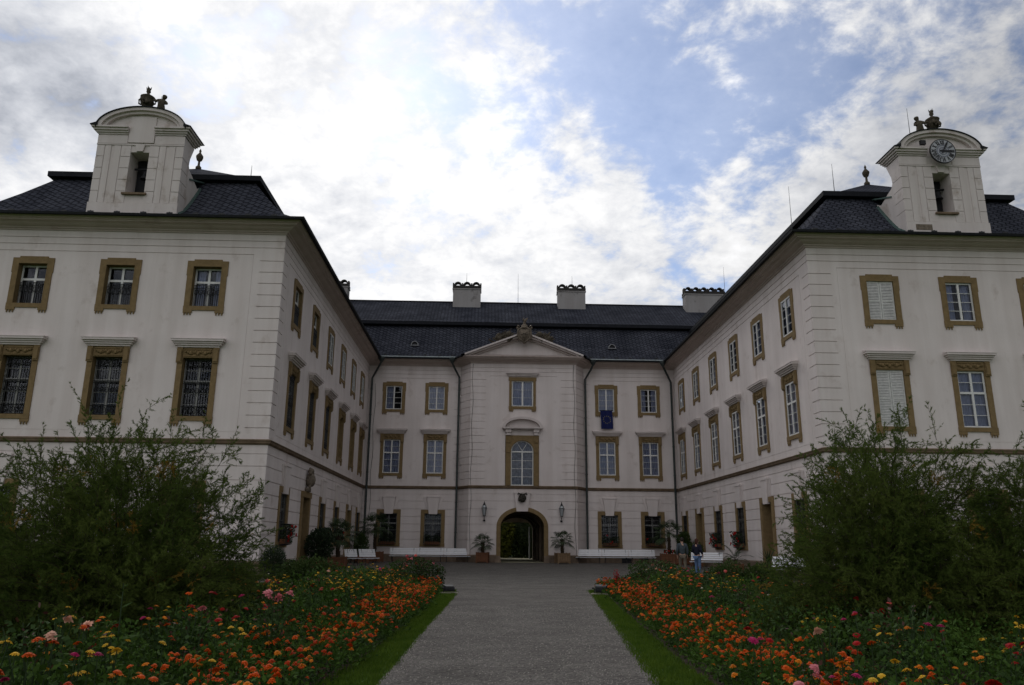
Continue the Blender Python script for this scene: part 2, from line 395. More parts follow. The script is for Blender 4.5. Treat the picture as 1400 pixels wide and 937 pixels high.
for a, b, z in ((XLL, 1.1, 0), (4.4, XRR, 0), (1.1, 4.4, 3.4)): mb.quad((a, YB, z), (b, YB, z), (b, YB, H), (a, YB, H))
pb(mb, 'rear_wall', M['plaster'])

COURT = [(XLL, YB), (XLL, YL), (XL, YL), (XL, YC), (PX0, YC), (QX0, YP), (QX1, YP), (PX1, YC), (XR, YC), (XR, YR), (XRR, YR), (XRR, YB)]
mb = MB()
mb.sweep(COURT, [(0, 14.94), (.05, 14.94), (.07, 15.0), (.13, 15.02), (.15, 15.07), (.26, 15.10), (.36, 15.14), (.44, 15.2), (.60, 15.22), (.62, 15.27), (.72, 15.30), (.78, 15.37), (.78, 15.42), (0, 15.46)])
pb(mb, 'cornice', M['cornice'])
mb = MB()
mb.sweep(COURT, [(0, 5.42), (.04, 5.42), (.06, 5.45), (.11, 5.47), (.13, 5.56), (.16, 5.575), (.16, 5.61), (.0, 5.66)])
pb(mb, 'string_course', M['band'])
mb = MB()
pl = [(0, -.05), (.07, -.05), (.07, .62), (.0, .68)]
for run in ([(XLL, YB), (XLL, YL), (XL, YL), (XL, 40.3)], [(XL, 42.3), (XL, 53.4)], [(XL, 55.4), (XL, YC), (PX0, YC), (QX0, YP), (.84, YP)],
            [(4.65, YP), (QX1, YP), (PX1, YC), (XR, YC), (XR, 55.55)], [(XR, 53.55), (XR, 42.3)], [(XR, 40.3), (XR, YR), (XRR, YR), (XRR, YB)]):
    mb.sweep(run, pl)
pb(mb, 'plinth', M['plinth'])
for run in (COURT[:5] + [(QX0 + .05, YP)], [(QX1 - .05, YP)] + COURT[7:]):
    mb = MB(); mb.sweep(run, [(.74, 15.43), (.79, 15.40), (.90, 15.33), (.98, 15.35), (1.0, 15.45), (.97, 15.46), (.90, 15.38), (.76, 15.47)])
    pb(mb, 'gutter', M['gutter'])

# ------------------------------------------------------------------ roofs
def roof_mesh(name, quads, m):
    me = bpy.data.meshes.new(name); vs = []; fs = []; uvs = []
    for q in quads:
        b = len(vs); vs += q; fs.append(tuple(range(b, b + len(q))))
        P = [Vector(p) for p in q]
        nrm = (P[1] - P[0]).cross(P[2] - P[0])
        if nrm.length < 1e-6: nrm = Vector((0, 0, 1))
        nrm.normalize(); h = Vector((0, 0, 1)).cross(nrm)
        if h.length < 1e-4: h = Vector((1, 0, 0))
        h.normalize(); w = nrm.cross(h)
        if w.z < 0: w = -w; 
        for p in P: uvs.append((p.dot(h), p.dot(w)))
    me.from_pydata(vs, [], fs); me.materials.append(m)
    ul = me.uv_layers.new(name='UVMap')
    for i, u in enumerate(uvs): ul.data[i].uv = u
    me.update()
    return link(name, me, palace, world=True)
def ring(x0, x1, y0, y1, s, z): return [(x0 + s, y0 + s, z), (x1 - s, y0 + s, z), (x1 - s, y1 - s, z), (x0 + s, y1 - s, z)]
LOW = [(-.02, 15.44), (.55, 15.66), (1.25, 16.12), (1.8, 16.72), (2.35, 17.38), (3.3, 18.6)]
def hip_roof(x0, x1, y0, y1):
    q = []
    for (s0, z0), (s1, z1) in zip(LOW, LOW[1:]):
        a, b = ring(x0, x1, y0, y1, s0, z0), ring(x0, x1, y0, y1, s1, z1)
        q += [[a[i], a[(i + 1) % 4], b[(i + 1) % 4], b[i]] for i in range(4)]
    roof_mesh('lower_roof', q, M['slate'])
    w = (x1 - x0) / 2
    q = []
    prof = [(2.98, 18.86), (3.6, 19.08), (4.6, 19.62), (w - .001, 21.72)]
    for (s0, z0), (s1, z1) in zip(prof, prof[1:]):
        a, b = ring(x0, x1, y0, y1, s0, z0), ring(x0, x1, y0, y1, s1, z1)
        q += [[a[i], a[(i + 1) % 4], b[(i + 1) % 4], b[i]] for i in range(4)]
    roof_mesh('upper_roof', q, M['slate'])
    mb = MB()
    a, b, c = ring(x0, x1, y0, y1, 2.98, 18.6), ring(x0, x1, y0, y1, 2.98, 18.85), ring(x0, x1, y0, y1, 3.5, 18.55)
    for i in range(4):
        j = (i + 1) % 4; mb.quad(a[i], a[j], b[j], b[i]); mb.quad(c[i], c[j], a[j], a[i])
    pb(mb, 'roof_fascia', M['slate_plain'])
    cx = (x0 + x1) / 2; yr = y0 + w
    mb = MB(); mb.lathe([(.16, -.05), (.16, .1), (.07, .2), (.06, .45), (.14, .52), (.2, .7), (.2, .78), (.1, .92), (.05, 1.0), (.07, 1.1), (.01, 1.25)], 10, (cx, yr, 21.7)); pb(mb, 'roof_finial', M['statue'], True)
hip_roof(XLL - .94, XL + .94, YL - .94, YB + .9)
hip_roof(XR - .94, XRR + .94, YR - .94, YB + .9)
# central range
CL = [(59.46, 15.44), (60.0, 15.68), (60.7, 16.2), (61.3, 16.9), (61.9, 17.66), (62.85, 18.9)]
CU = [(62.45, 19.24), (63.0, 19.5), (67.5, 22.45)]
ca, cb = -16.5, 21.8
q = []
for (y0, z0), (y1, z1) in zip(CL, CL[1:]): q.append([(ca, y0, z0), (cb, y0, z0), (cb, y1, z1), (ca, y1, z1)])
roof_mesh('lower_roof', q, M['slate'])
q = []
for (y0, z0), (y1, z1) in zip(CU, CU[1:]):
    q.append([(ca, y0, z0), (cb, y0, z0), (cb, y1, z1), (ca, y1, z1)])
    q.append([(cb, 135 - y0, z0), (ca, 135 - y0, z0), (ca, 135 - y1, z1), (cb, 135 - y1, z1)])
q += [[(ca, 62.45, 19.24), (ca, 67.5, 22.45), (ca, 72.55, 19.24)], [(cb, 62.45, 19.24), (cb, 67.5, 22.45), (cb, 72.55, 19.24)]]
roof_mesh('upper_roof', q, M['slate'])
q = []
for (y0, z0), (y1, z1) in zip(CL, CL[1:]): q.append([(cb, 135 - y0, z0), (ca, 135 - y0, z0), (ca, 135 - y1, z1), (cb, 135 - y1, z1)])
roof_mesh('rear_roof', q, M['slate'])
mb = MB(); mb.quad((ca, 62.45, 18.97), (cb, 62.45, 18.97), (cb, 62.45, 19.23), (ca, 62.45, 19.23)); mb.quad((ca, 63.0, 18.85), (cb, 63.0, 18.85), (cb, 62.45, 18.97), (ca, 62.45, 18.97))
mb.tube([(ca, 67.5, 22.48), (cb, 67.5, 22.48)], .09, 6)
pb(mb, 'roof_fascia', M['slate_plain'])
for a, b in ((-8.3, QX0 - .55), (QX1 + .55, 13.8)):       # pale metal strip above the gutters of the central range
    mb = MB(); mb.hexa([(a, 59.45, 15.475), (b, 59.45, 15.475), (b, 59.75, 15.60), (a, 59.75, 15.60), (a, 59.45, 15.495), (b, 59.45, 15.495), (b, 59.75, 15.62), (a, 59.75, 15.62)])
    pb(mb, 'eave_flashing', mat('eave_sheet', (.22, .25, .25), .55, .4, var=.5, vscale=2))
mb = MB()
def guard(x, y, z, rz):
    c, s = math.cos(rz), math.sin(rz)
    t = MB(); t.box(-.13, .13, -.02, .02, .05, .11); t.box(-.03, .03, -.02, .1, -.06, .13)
    o = t.mesh('snow_guard', M['iron']); return o
gm = guard(0, 0, 0, 0)
for i in range(13): link('snow_guard', gm, palace, (-23.6 + i * 1.16 + (0.0), YL - .62, 15.56), 0, True)
for i in range(13): link('snow_guard', gm, palace, (15.0 + i * 1.12, YR - .62, 15.56), 0, True)
for x in [-8 + i * 1.05 for i in range(6)] + [8.1 + i * 1.05 for i in range(6)]: link('snow_guard', gm, palace, (x, 59.85, 15.66), 0, True)

# pavilion pediment and its little roof
AX, AZ = PC, 17.12
q = [[(-2.05, 58.2, 15.46), (AX, 58.2, AZ + .1), (AX, 61.8, AZ + .1), (-2.05, 61.8, 15.46)], [(AX, 58.2, AZ + .1), (7.62, 58.2, 15.46), (7.62, 61.8, 15.46), (AX, 61.8, AZ + .1)]]
roof_mesh('pavilion_roof', q, M['slate'])
mb = MB()
mb.prism([(-1.5, 15.47), (7.07, 15.47), (AX, AZ - .05)], YP - .12, YP + .3)
mb.prism([(-.2, 15.62), (5.75, 15.62), (AX, AZ - .33)], YP - .17, YP - .125)
pb(mb, 'tympanum', M['plaster'])
mb = MB()
for sgn in (-1, 1):
    for off, th, yo in ((0, .13, .84), (-.13, .11, .66), (-.24, .09, .36)):
        x0 = AX + sgn * 4.55; z0 = 15.42
        sl = (AZ + .08 - z0) / 4.55
        za = z0 + off; zb = AZ + .08 + off
        if off == 0: pts = [(x0, za), (AX, zb), (AX, zb + th), (x0, za + th)]
        else:
            k = -off / sl * 1.0
            xs = AX + sgn * (4.55 - k - .0)
            pts = [(xs, z0 + .02), (AX, zb), (AX, zb + th), (xs - sgn * -th / sl * 0, z0 + .02 + th)]
        mb.prism(pts if sgn < 0 else pts[::-1], YP - yo, YP - .125)
pb(mb, 'raking_cornice', M['trim'])

def relief(mb, cx, cz, y, rx, rz, n, rmin, rmax, seed):
    r = random.Random(seed)
    for _ in range(n):
        a = r.uniform(0, 6.283); d = math.sqrt(r.random())
        rr = r.uniform(rmin, rmax)
        mb.ball((cx + rx * d * math.cos(a), y - r.uniform(0, rr), cz + rz * d * math.sin(a)), rr, 6, r.uniform(.7, 1.5), r.uniform(.7, 1.4))
# coat of arms at the apex: cartouche, scrolled rim, crown and crest
mb = MB()
sh = [(0, 16.42), (-.30, 16.72), (-.44, 17.1), (-.40, 17.42), (-.2, 17.5), (0, 17.46), (.2, 17.5), (.40, 17.42), (.44, 17.1), (.30, 16.72)]
mb.prism([(AX + x, z) for x, z in sh], YP - 1.05, YP - .7)
rim = [(AX + x * 1.18, YP - 1.02, 17.0 + (z - 17.0) * 1.1) for x, z in sh] ; rim.append(rim[0])
mb.tube(rim, .075, 6)
for sx in (-1, 1):
    for k in range(5): mb.ball((AX + sx * (.5 + .04 * math.sin(k * 2)), YP - 1.0, 16.75 + k * .2), .085, 6)
    mb.tube([(AX + sx * .42, YP - 1, 17.45), (AX + sx * .6, YP - 1, 17.6), (AX + sx * .5, YP - 1, 17.75), (AX + sx * .38, YP - 1, 17.66)], .06, 6)
mb.box(AX - .12, AX + .12, YP - 1.1, YP - 1.04, 16.75, 17.3); mb.box(AX - .28, AX + .28, YP - 1.1, YP - 1.045, 17.02, 17.1)
mb.lathe([(.28, 0), (.3, .1), (.24, .14), (.26, .25), (.12, .36)], 10, (AX, YP - .9, 17.52)); mb.ball((AX, YP - .9, 17.95), .12, 8)
mb.tube([(AX, YP - .9, 18.0), (AX + .08, YP - .92, 18.2), (AX + .25, YP - .95, 18.38)], [.1, .12, .03], 6)
mb.tube([(AX, YP - .9, 18.1), (AX - .1, YP - .92, 18.28), (AX - .02, YP - .95, 18.42)], [.06, .05, .02], 6)
pb(mb, 'coat_of_arms', M['carving'], True)
for sx in (-1, 1):                                  # trophies of arms lying on the raking cornice
    mb = MB(); r = random.Random(5 + sx)
    for k in range(16):
        t = r.uniform(.75, 2.35); bx = AX + sx * t; bz = AZ + .15 - t * .36
        a = r.uniform(.5, 2.6); L = r.uniform(.5, 1.15)
        dx, dz = math.cos(a) * L, math.sin(a) * L * (.9 if t < 1.8 else .5)
        mb.tube([(bx, YP - .55 + r.uniform(-.15, .15), bz), (bx + sx * abs(dx) * .5 - .15, YP - .6, bz + dz * .55), (bx + dx * .6, YP - .6 + r.uniform(-.2, .1), bz + dz * .8)], [.1, .075, .02], 5)
    relief(mb, AX + sx * 1.5, AZ - .2, YP - .5, .7, .25, 34, .07, .17, 9 + sx)
    mb.ball((AX + sx * 1.2, YP - .6, AZ + .02), .26, 8); mb.ball((AX + sx * 1.9, YP - .6, AZ - .3), .22, 8)
    pb(mb, 'trophy_carving', M['statue'], True)

# ------------------------------------------------------------------ windows
def sur_upper(rec):
    mb = MB(); p = -.045
    for s in (-1, 1):
        a, b = sorted((s * .635, s * .875)); mb.box(a, b, p, .03, 11.5, 12.92)
        a, b = sorted((s * .635, s * .905)); mb.box(a, b, p, .03, 12.92, 13.35)
        a, b = sorted((s * .5, s * .88)); mb.box(a, b, p - .01, .0, 11.19, 11.3)
        for k in range(3):
            x = s * (.57 + .125 * k); mb.lathe([(.03, 0), (.042, .1)], 6, (x, p + .02, 11.085))
        a, b = sorted((s * .635, s * .66)); mb.box(a, b, .031, rec + .1, 11.5, 13.35)
    mb.box(-.905, .905, p, .03, 13.35, 13.61); mb.box(-.62, .62, p, .03, 13.612, 13.68)
    mb.box(-.885, .885, p - .012, .03, 11.302, 11.498)
    mb.box(-.66, .66, .032, rec + .1, 13.352, 13.38); mb.box(-.66, .66, .032, rec + .1, 11.47, 11.498)
    for s in (-1, 1):
        a, b = sorted((s * .62, s * .655)); mb.box(a, b, p - .008, p - .001, 11.5, 13.33)
    return mb
def sur_first(rec):
    mb = MB(); p = -.045
    for s in (-1, 1):
        a, b = sorted((s * .635, s * .875)); mb.box(a, b, p, .03, 6.6, 9.15)
        a, b = sorted((s * .66, s * .9)); mb.box(a, b, p - .06, p - .002, 8.92, 9.6)
        a, b = sorted((s * .69, s * .87)); mb.box(a, b, p - .1, p - .062, 8.98, 9.5)
        a, b = sorted((s * .52, s * .89)); mb.box(a, b, p - .01, 0, 6.27, 6.4)
        for k in range(3): mb.lathe([(.03, 0), (.042, .1)], 6, (s * (.58 + .12 * k), p + .02, 6.165))
        a, b = sorted((s * .635, s * .66)); mb.box(a, b, .031, rec + .1, 6.6, 9.15)
    mb.box(-.875, .875, p, .03, 9.152, 9.6); mb.box(-.89, .89, p - .02, .03, 6.402, 6.598)
    mb.box(-.66, .66, .032, rec + .1, 9.153, 9.18); mb.box(-.66, .66, .032, rec + .1, 6.57, 6.598)
    mb.box(-.6, .6, p - .03, p - .002, 9.5, 9.56); mb.box(-.6, .6, p - .03, p - .002, 9.2, 9.24)
    for k in range(11):                              # carved garland of the frieze
        t = k / 10 * 2 - 1; mb.ball((t * .52, p - .012, 9.33 + .09 * abs(math.sin(t * 4.7))), .055 + .02 * ((k * 7) % 3), 6)
    for s in (-1, 1): mb.tube([(s * .1, p - .02, 9.42), (s * .3, p - .03, 9.28), (s * .5, p - .02, 9.44)], .025, 5)
    return mb
def hood_first():
    mb = MB()
    mb.box(-.92, .92, -.13, .02, 9.602, 9.68); mb.box(-1.0, 1.0, -.2, .02, 9.682, 9.76)
    mb.box(-1.06, 1.06, -.26, .02, 9.762, 9.84); mb.box(-1.13, 1.13, -.34, .02, 9.842, 9.93)
    mb.hexa([(-1.15, -.36, 9.932), (1.15, -.36, 9.932), (1.15, .02, 9.932), (-1.15, .02, 9.932), (-1.15, -.36, 9.955), (1.15, -.36, 9.955), (1.13, .02, 10.04), (-1.13, .02, 10.04)])
    return mb
def sur_gf(rec):
    mb = MB(); p = -.045
    for s in (-1, 1):
        a, b = sorted((s * .635, s * .905)); mb.box(a, b, p, .045, 1.45, 3.9)
        a, b = sorted((s * .345, s * .633)); mb.box(a, b, p, .045, 3.622, 3.9)
        a, b = sorted((s * .635, s * .66)); mb.box(a, b, .046, rec + .1, 1.45, 3.62)
    mb.box(-.925, .925, p - .03, .045, 1.2, 1.448); mb.box(-.66, .66, .046, rec + .1, 3.622, 3.65); mb.box(-.66, .66, .046, rec + .1, 1.42, 1.448)
    return mb
def keystone(z0=3.57, z1=4.92, w0=.31, w1=.5, p=.13):
    mb = MB()
    mb.hexa([(-w0, -p, z0), (w0, -p, z0), (w0, .045, z0), (-w0, .045, z0), (-w1 * .94, -p, z1 - .12), (w1 * .94, -p, z1 - .12), (w1 * .94, .045, z1 - .12), (-w1 * .94, .045, z1 - .12)])
    mb.box(-w1, w1, -p - .03, .045, z1 - .118, z1)
    for s in (-1, 1):
        a = [(s * (w0 + .05), -.045, 3.903), (s * (w0 + .18), -.045, 3.903), (s * (w1 + .26), -.045, z1 - .05), (s * (w1 + .06), -.045, z1 - .05)]
        b = [(x, .045, z) for x, y, z in a]
        if s > 0: mb.hexa(a + b)
        else: mb.hexa([a[1], a[0], a[3], a[2], b[1], b[0], b[3], b[2]])
    return mb
def sash(z0, z1, y, cols, rows, transom=None, fw=.075, bw=.024):
    mb = MB(); w = .634
    mb.box(-w, -w + fw, y, y + .06, z0, z1); mb.box(w - fw, w, y, y + .06, z0, z1)
    mb.box(-w + fw, w - fw, y, y + .06, z0, z0 + fw); mb.box(-w + fw, w - fw, y, y + .06, z1 - fw, z1)
    mb.box(-.05, .05, y - .012, y + .06, z0 + fw, z1 - fw)
    segs = [(z0 + fw, z1 - fw, rows)]
    if transom:
        mb.box(-w + fw, -.05, y - .008, y + .06, transom - .05, transom + .05); mb.box(.05, w - fw, y - .008, y + .06, transom - .05, transom + .05)
        segs = [(z0 + fw, transom - .05, rows[0]), (transom + .05, z1 - fw, rows[1])]
    for a, b, n in segs:
        for k in range(1, n):
            z = a + (b - a) * k / n
            mb.box(-w + fw, -.05, y + .008, y + .05, z - bw / 2, z + bw / 2); mb.box(.05, w - fw, y + .008, y + .05, z - bw / 2, z + bw / 2)
        if cols > 1:
            for s in (-1, 1):
                x = s * (.05 + (w - fw - .05) / 2); mb.box(x - bw / 2, x + bw / 2, y + .009, y + .049, a, b)
    return mb
def pane(z0, z1, y):
    mb = MB(); mb.quad((-.63, y + .035, z0), (.63, y + .035, z0), (.63, y + .035, z1), (-.63, y + .035, z1)); return mb
def curtain(z0, z1, y, part=0, seed=0):
    mb = MB(); r = random.Random(seed)
    rngs = [(-.6, .6)] if part == 0 else ([(-.6, -.22), (.22, .6)] if part == 1 else [(-.6, -.05)])
    for a, b in rngs:
        n = int((b - a) / .035); ph = r.uniform(0, 6)
        xs = [a + (b - a) * i / n for i in range(n + 1)]
        ys = [y + .16 + .022 * math.sin(x * 38 + ph) + .012 * math.sin(x * 17 + ph * 2) for x in xs]
        for i in range(n): mb.quad((xs[i], ys[i], z0), (xs[i + 1], ys[i + 1], z0), (xs[i + 1], ys[i + 1], z1), (xs[i], ys[i], z1))
    return mb
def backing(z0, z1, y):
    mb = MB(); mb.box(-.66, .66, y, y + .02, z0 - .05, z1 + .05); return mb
def grille(z0, z1, y, style):
    mb = MB(); r = .016
    if style == 'half':
        zt = z0 + (z1 - z0) * .56
        for z in (z0 + .05, zt, zt - .14): mb.tube([(-.6, y, z), (.6, y, z)], r * 1.2, 4)
        for k in range(13):
            x = -.57 + k * .095; mb.tube([(x, y, z0 + .02), (x, y, zt)], r, 4)
        for k in range(6):
            x = -.475 + k * .19
            mb.tube([(x + .075 * math.cos(t), y - .012, zt - .32 + .12 * math.sin(t)) for t in [i * .63 for i in range(11)]], r, 4, False)
    elif style == 'full':
        for z in (z0 + .06, z0 + .45, z0 + (z1 - z0) * .6, z0 + (z1 - z0) * .57, z1 - .35, z1 - .06): mb.tube([(-.6, y, z), (.6, y, z)], r * 1.2, 4)
        for k in range(11):
            x = -.56 + k * .112; mb.tube([(x, y, z0 + .02), (x, y, z1 - .02)], r, 4)
        for zc in (z0 + .26, z1 - .2, z0 + (z1 - z0) * .45):
            for k in range(5):
                x = -.448 + k * .224
                mb.tube([(x + .085 * math.cos(t), y - .012, zc + .11 * math.sin(t)) for t in [i * .63 for i in range(11)]], r, 4, False)
    else:
        for k in range(6): mb.tube([(-.62, y, z0 + .12 + k * (z1 - z0 - .24) / 5), (.62, y, z0 + .12 + k * (z1 - z0 - .24) / 5)], r, 4)
        for k in range(7):
            x = -.52 + k * .173; mb.tube([(x, y - .015, z0 + .02), (x, y - .015, z1 - .02)], r, 4)
    return mb
def shutters(z0, z1, y):
    mb = MB(); w = .62
    for s in (-1, 1):
        a, b = sorted((s * .012, s * w))
        mb.box(a, a + .06, y, y + .045, z0, z1); mb.box(b - .06, b, y, y + .045, z0, z1)
        for z in (z0, (z0 + z1) / 2 - .04, z1 - .08): mb.box(a + .06, b - .06, y, y + .045, z, z + .08)
        n = int((z1 - z0) / .075)
        for k in range(n):
            z = z0 + .04 + (z1 - z0 - .08) * k / n
            mb.hexa([(a + .06, y + .004, z), (b - .06, y + .004, z), (b - .06, y + .014, z), (a + .06, y + .014, z), (a + .06, y + .03, z + .062), (b - .06, y + .03, z + .062), (b - .06, y + .041, z + .062), (a + .06, y + .041, z + .062)])
    return mb
cache = {}
def C(key, f, m, smooth=False):
    if key not in cache: cache[key] = f().mesh(key.split('|')[0], m, smooth)
    return cache[key]
def window(kind, org, rz, s, rec=.07, style='curtain', gr=None, seed=0):
    """surround (part) with its sash, pane, curtain, grille, shutter, hood, keystone as sub-parts"""
    dirx = Vector((math.cos(rz), math.sin(rz), 0)); loc = Vector(org) + dirx * s
    z0, z1 = {'upper': (11.5, 13.35), 'first': (6.6, 9.15), 'gf': (1.45, 3.62)}[kind]
    f = {'upper': sur_upper, 'first': sur_first, 'gf': sur_gf}[kind]
    w = link('window', C('window|%s%.2f' % (kind, rec), lambda: f(rec), M['stone']), palace, loc, rz, True)
    if kind == 'first': link('hood', C('hood', hood_first, M['trim']), w)
    if kind == 'gf': link('keystone', C('keystone', keystone, M['plaster']), w)
    if style == 'shutter':
        link('shutter', C('shutter|' + kind, lambda: shutters(z0, z1, .03), M['shutter']), w)
        link('room_backing', C('room_backing|%s%.2f' % (kind, rec), lambda: backing(z0, z1, .25), M['room']), w); return w
    if kind == 'upper': sm = C('sash|u%.2f%s' % (rec, gr), lambda: sash(z0, z1, rec, 1, 2, 12.62) if gr is None and False else (sash(z0, z1, rec, 1, (1, 1), 12.7) if gr else sash(z0, z1, rec, 1, 4)), M['sash'])
    elif kind == 'first': sm = C('sash|f%.2f' % rec, lambda: sash(z0, z1, rec, 1, (3, 2), 8.16), M['shadedsash'] if rec > .2 else M['sash'])
    else: sm = C('sash|g%.2f' % rec, lambda: sash(z0, z1, rec, 1, (3, 2), 2.9, .06), M['darksash'])
    link('sash', sm, w)
    link('pane', C('pane|%s%.2f' % (kind, rec), lambda: pane(z0, z1, rec), M['glass']), w)
    if style in ('curtain', 'part', 'side'):
        pt = {'curtain': 0, 'part': 1, 'side': 2}[style]
        link('curtain', C('curtain|%s%.2f%d%d' % (kind, rec, pt, seed % 4), lambda: curtain(z0, z1, rec, pt, seed % 4), M['curtain']), w)
    link('room_backing', C('room_backing|%s%.2f' % (kind, rec), lambda: backing(z0, z1, rec + .75), M['room']), w)
    if gr: link('grille', C('grille|%s%s%.2f' % (kind, gr, rec), lambda: grille(z0, z1, rec - .07 if rec > .09 else rec - .03, gr), M['iron']), w)
    return w
for i, x in enumerate(LFX):
    window('upper', (0, YL, 0), 0, x, .3, 'part' if i == 2 else 'none', 'half', i)
    window('first', (0, YL, 0), 0, x, .3, 'none', 'full', i)
    window('gf', (0, YL, 0), 0, x, .3, 'curtain' if i == 1 else 'none', 'grid', i)
for i in range(6):
    window('upper', (XL, 0, 0), R(90), LUY[i], .12 if i < 2 else -.03, ('none', 'none', 'curtain', 'part', 'curtain', 'side')[i], 'half' if i < 2 else None, i)
    window('first', (XL, 0, 0), R(90), L1Y[i], .11 if i < 3 else .35, 'none', 'full' if i < 3 else None, i)
    window('upper', (XR, 0, 0), R(-90), -RUY[i], -.03, ('side', 'curtain', 'part', 'curtain', 'side', 'curtain')[i], None, i)
    window('first', (XR, 0, 0), R(-90), -R1Y[i], -.03, 'curtain', None, i + 1)
for y in LGW: window('gf', (XL, 0, 0), R(90), y, .1, 'none', 'grid')
for y in RGW: window('gf', (XR, 0, 0), R(-90), -y, .06, 'none', 'grid')
for i, x in enumerate(CUX):
    window('upper', (0, YC, 0), 0, x, .05, ('side', 'curtain', 'curtain', 'part')[i], None, i)
    window('first', (0, YC, 0), 0, x, .05, 'curtain', None, i + 2)
for i, x in enumerate(CGX): window('gf', (0, YC, 0), 0, x, .2, 'none', 'grid')
for i, x in enumerate(RFX):
    window('upper', (0, YR, 0), 0, x, .05, 'shutter' if i == 0 else 'part', None, i)
    window('first', (0, YR, 0), 0, x, .05, 'shutter' if i == 0 else 'curtain', None, i)
    window('gf', (0, YR, 0), 0, x, .2, 'none', 'grid', i)

# the two special windows of the pavilion
mb = MB(); p = -.06; cx = 2.71
for s in (-1, 1):
    a, b = sorted((s * .83, s * 1.02)); a += cx; b += cx
    mb.box(a, b, p, .05, 11.62, 13.6)
    a, b = sorted((s * .7, s * 1.04)); mb.box(cx + a, cx + b, p - .01, .05, 11.3, 11.42)
    for k in range(3): mb.lathe([(.03, 0), (.042, .1)], 6, (cx + s * (.76 + .1 * k), p + .02, 11.2))
mb.box(cx - 1.07, cx + 1.07, p, .05, 13.602, 13.88); mb.box(cx - 1.05, cx + 1.05, p - .02, .05, 11.422, 11.618)
w = mb.build('window', M['stone']); w.location = (0, YP, 0); attach(w, palace, True)
mb = MB()
for hw, z0, z1, y in ((1.1, 13.95, 14.06, .12), (1.18, 14.06, 14.15, .2), (1.25, 14.15, 14.24, .28)): mb.box(cx - hw, cx + hw, -y, .02, z0 + .002, z1)
mb.build('hood', M['trim'], w)
sm = sash(11.62, 13.6, .06, 1, 3); sm.v = [(cx + x * 1.307, y, z) for x, y, z in sm.v]; sm.build('sash', M['sash'], w)
mb = MB(); mb.quad((cx - .82, .095, 11.62), (cx + .82, .095, 11.62), (cx + .82, .095, 13.6), (cx - .82, .095, 13.6)); mb.build('pane', M['glass'], w)
sm = curtain(11.62, 13.6, .06); sm.v = [(cx + x * 1.3, y, z) for x, y, z in sm.v]; sm.build('curtain', M['curtain'], w)

def arch_pts(cx, zs, rx, rz, n=24): return [(cx - rx * math.cos(math.pi * i / n), zs + rz * math.sin(math.pi * i / n)) for i in range(n + 1)]
def spandrel(mb, cx, hw, ztop, zs, rx, rz, y0, y1, n=24):
    A = arch_pts(cx, zs, rx, rz, n)
    for (xa, za), (xb, zb) in zip(A, A[1:]): mb.hexa([(xa, y0, za), (xb, y0, zb), (xb, y1, zb), (xa, y1, za), (xa, y0, ztop), (xb, y0, ztop), (xb, y1, ztop), (xa, y1, ztop)])
    if hw > rx + .002:
        for a, b in ((cx - hw, cx - rx), (cx + rx, cx + hw)): mb.box(a, b, y0, y1, zs, ztop)
mb = MB()
for s in (-1, 1):
    a, b = sorted((s * .85, s * 1.25)); mb.box(cx + a, cx + b, p, .25, 5.64, 8.23)
    a, b = sorted((s * .9, s * 1.22)); mb.box(cx + a, cx + b, p - .05, p - .002, 5.66, 6.0)
    mb.box(cx + a, cx + b, p - .05, p - .002, 8.1, 8.28); mb.box(cx + a, cx + b, p - .07, p - .002, 8.85, 9.38)
spandrel(mb, cx, 1.25, 9.4, 8.232, .85, .78, p, .25)
w = mb.build('arched_window', M['stone']); w.location = (0, YP, 0); attach(w, palace, True)
mb = MB()
for s in (-1, 1):
    a, b = sorted((s * .88, s * 1.2)); mb.box(cx + a, cx + b, -.2, .02, 9.402, 9.62); 
    a, b = sorted((s * .84, s * 1.28)); mb.box(cx + a, cx + b, -.28, .02, 9.622, 9.84)
mb.box(cx - .86, cx + .86, -.05, .02, 9.402, 9.84); mb.box(cx - 1.45, cx + 1.45, -.36, .02, 9.842, 9.9); mb.box(cx - 1.53, cx + 1.53, -.42, .02, 9.902, 9.98)
A = arch_pts(cx, 9.982, 1.53, .8, 20); B = arch_pts(cx, 9.982, 1.3, .62, 20)
for i in range(20): mb.hexa([(A[i][0], -.42, A[i][1]), (B[i][0], -.42, B[i][1]), (B[i + 1][0], -.42, B[i + 1][1]), (A[i + 1][0], -.42, A[i + 1][1]), (A[i][0], .02, A[i][1]), (B[i][0], .02, B[i][1]), (B[i + 1][0], .02, B[i + 1][1]), (A[i + 1][0], .02, A[i + 1][1])])
B2 = arch_pts(cx, 9.982, 1.3, .62, 20); mb.prism(B2, -.1, .02)
mb.build('hood', M['trim'], w)
mb = MB(); y = .1
for s in (-1, 1):
    a, b = sorted((s * .77, s * .848)); mb.box(cx + a, cx + b, y, y + .06, 5.66, 8.23)
    for k in range(1, 4):
        z = 5.72 + k * .6; a, b = sorted((s * .05, s * .77)); mb.box(cx + a, cx + b, y + .01, y + .05, z - .014, z + .014)
    mb.box(cx + (-.77 if s < 0 else .05), cx + (-.05 if s < 0 else .77), y, y + .06, 5.66, 5.74)
mb.box(cx - .05, cx + .05, y - .01, y + .06, 5.66, 8.13); mb.box(cx - .77, cx + .77, y - .012, y + .06, 8.132, 8.229)
A = arch_pts(cx, 8.232, .846, .776, 20); B = arch_pts(cx, 8.232, .77, .70, 20)
for i in range(20): mb.hexa([(A[i][0], y, A[i][1]), (B[i][0], y, B[i][1]), (B[i + 1][0], y, B[i + 1][1]), (A[i + 1][0], y, A[i + 1][1]), (A[i][0], y + .06, A[i][1]), (B[i][0], y + .06, B[i][1]), (B[i + 1][0], y + .06, B[i + 1][1]), (A[i + 1][0], y + .06, A[i + 1][1])])
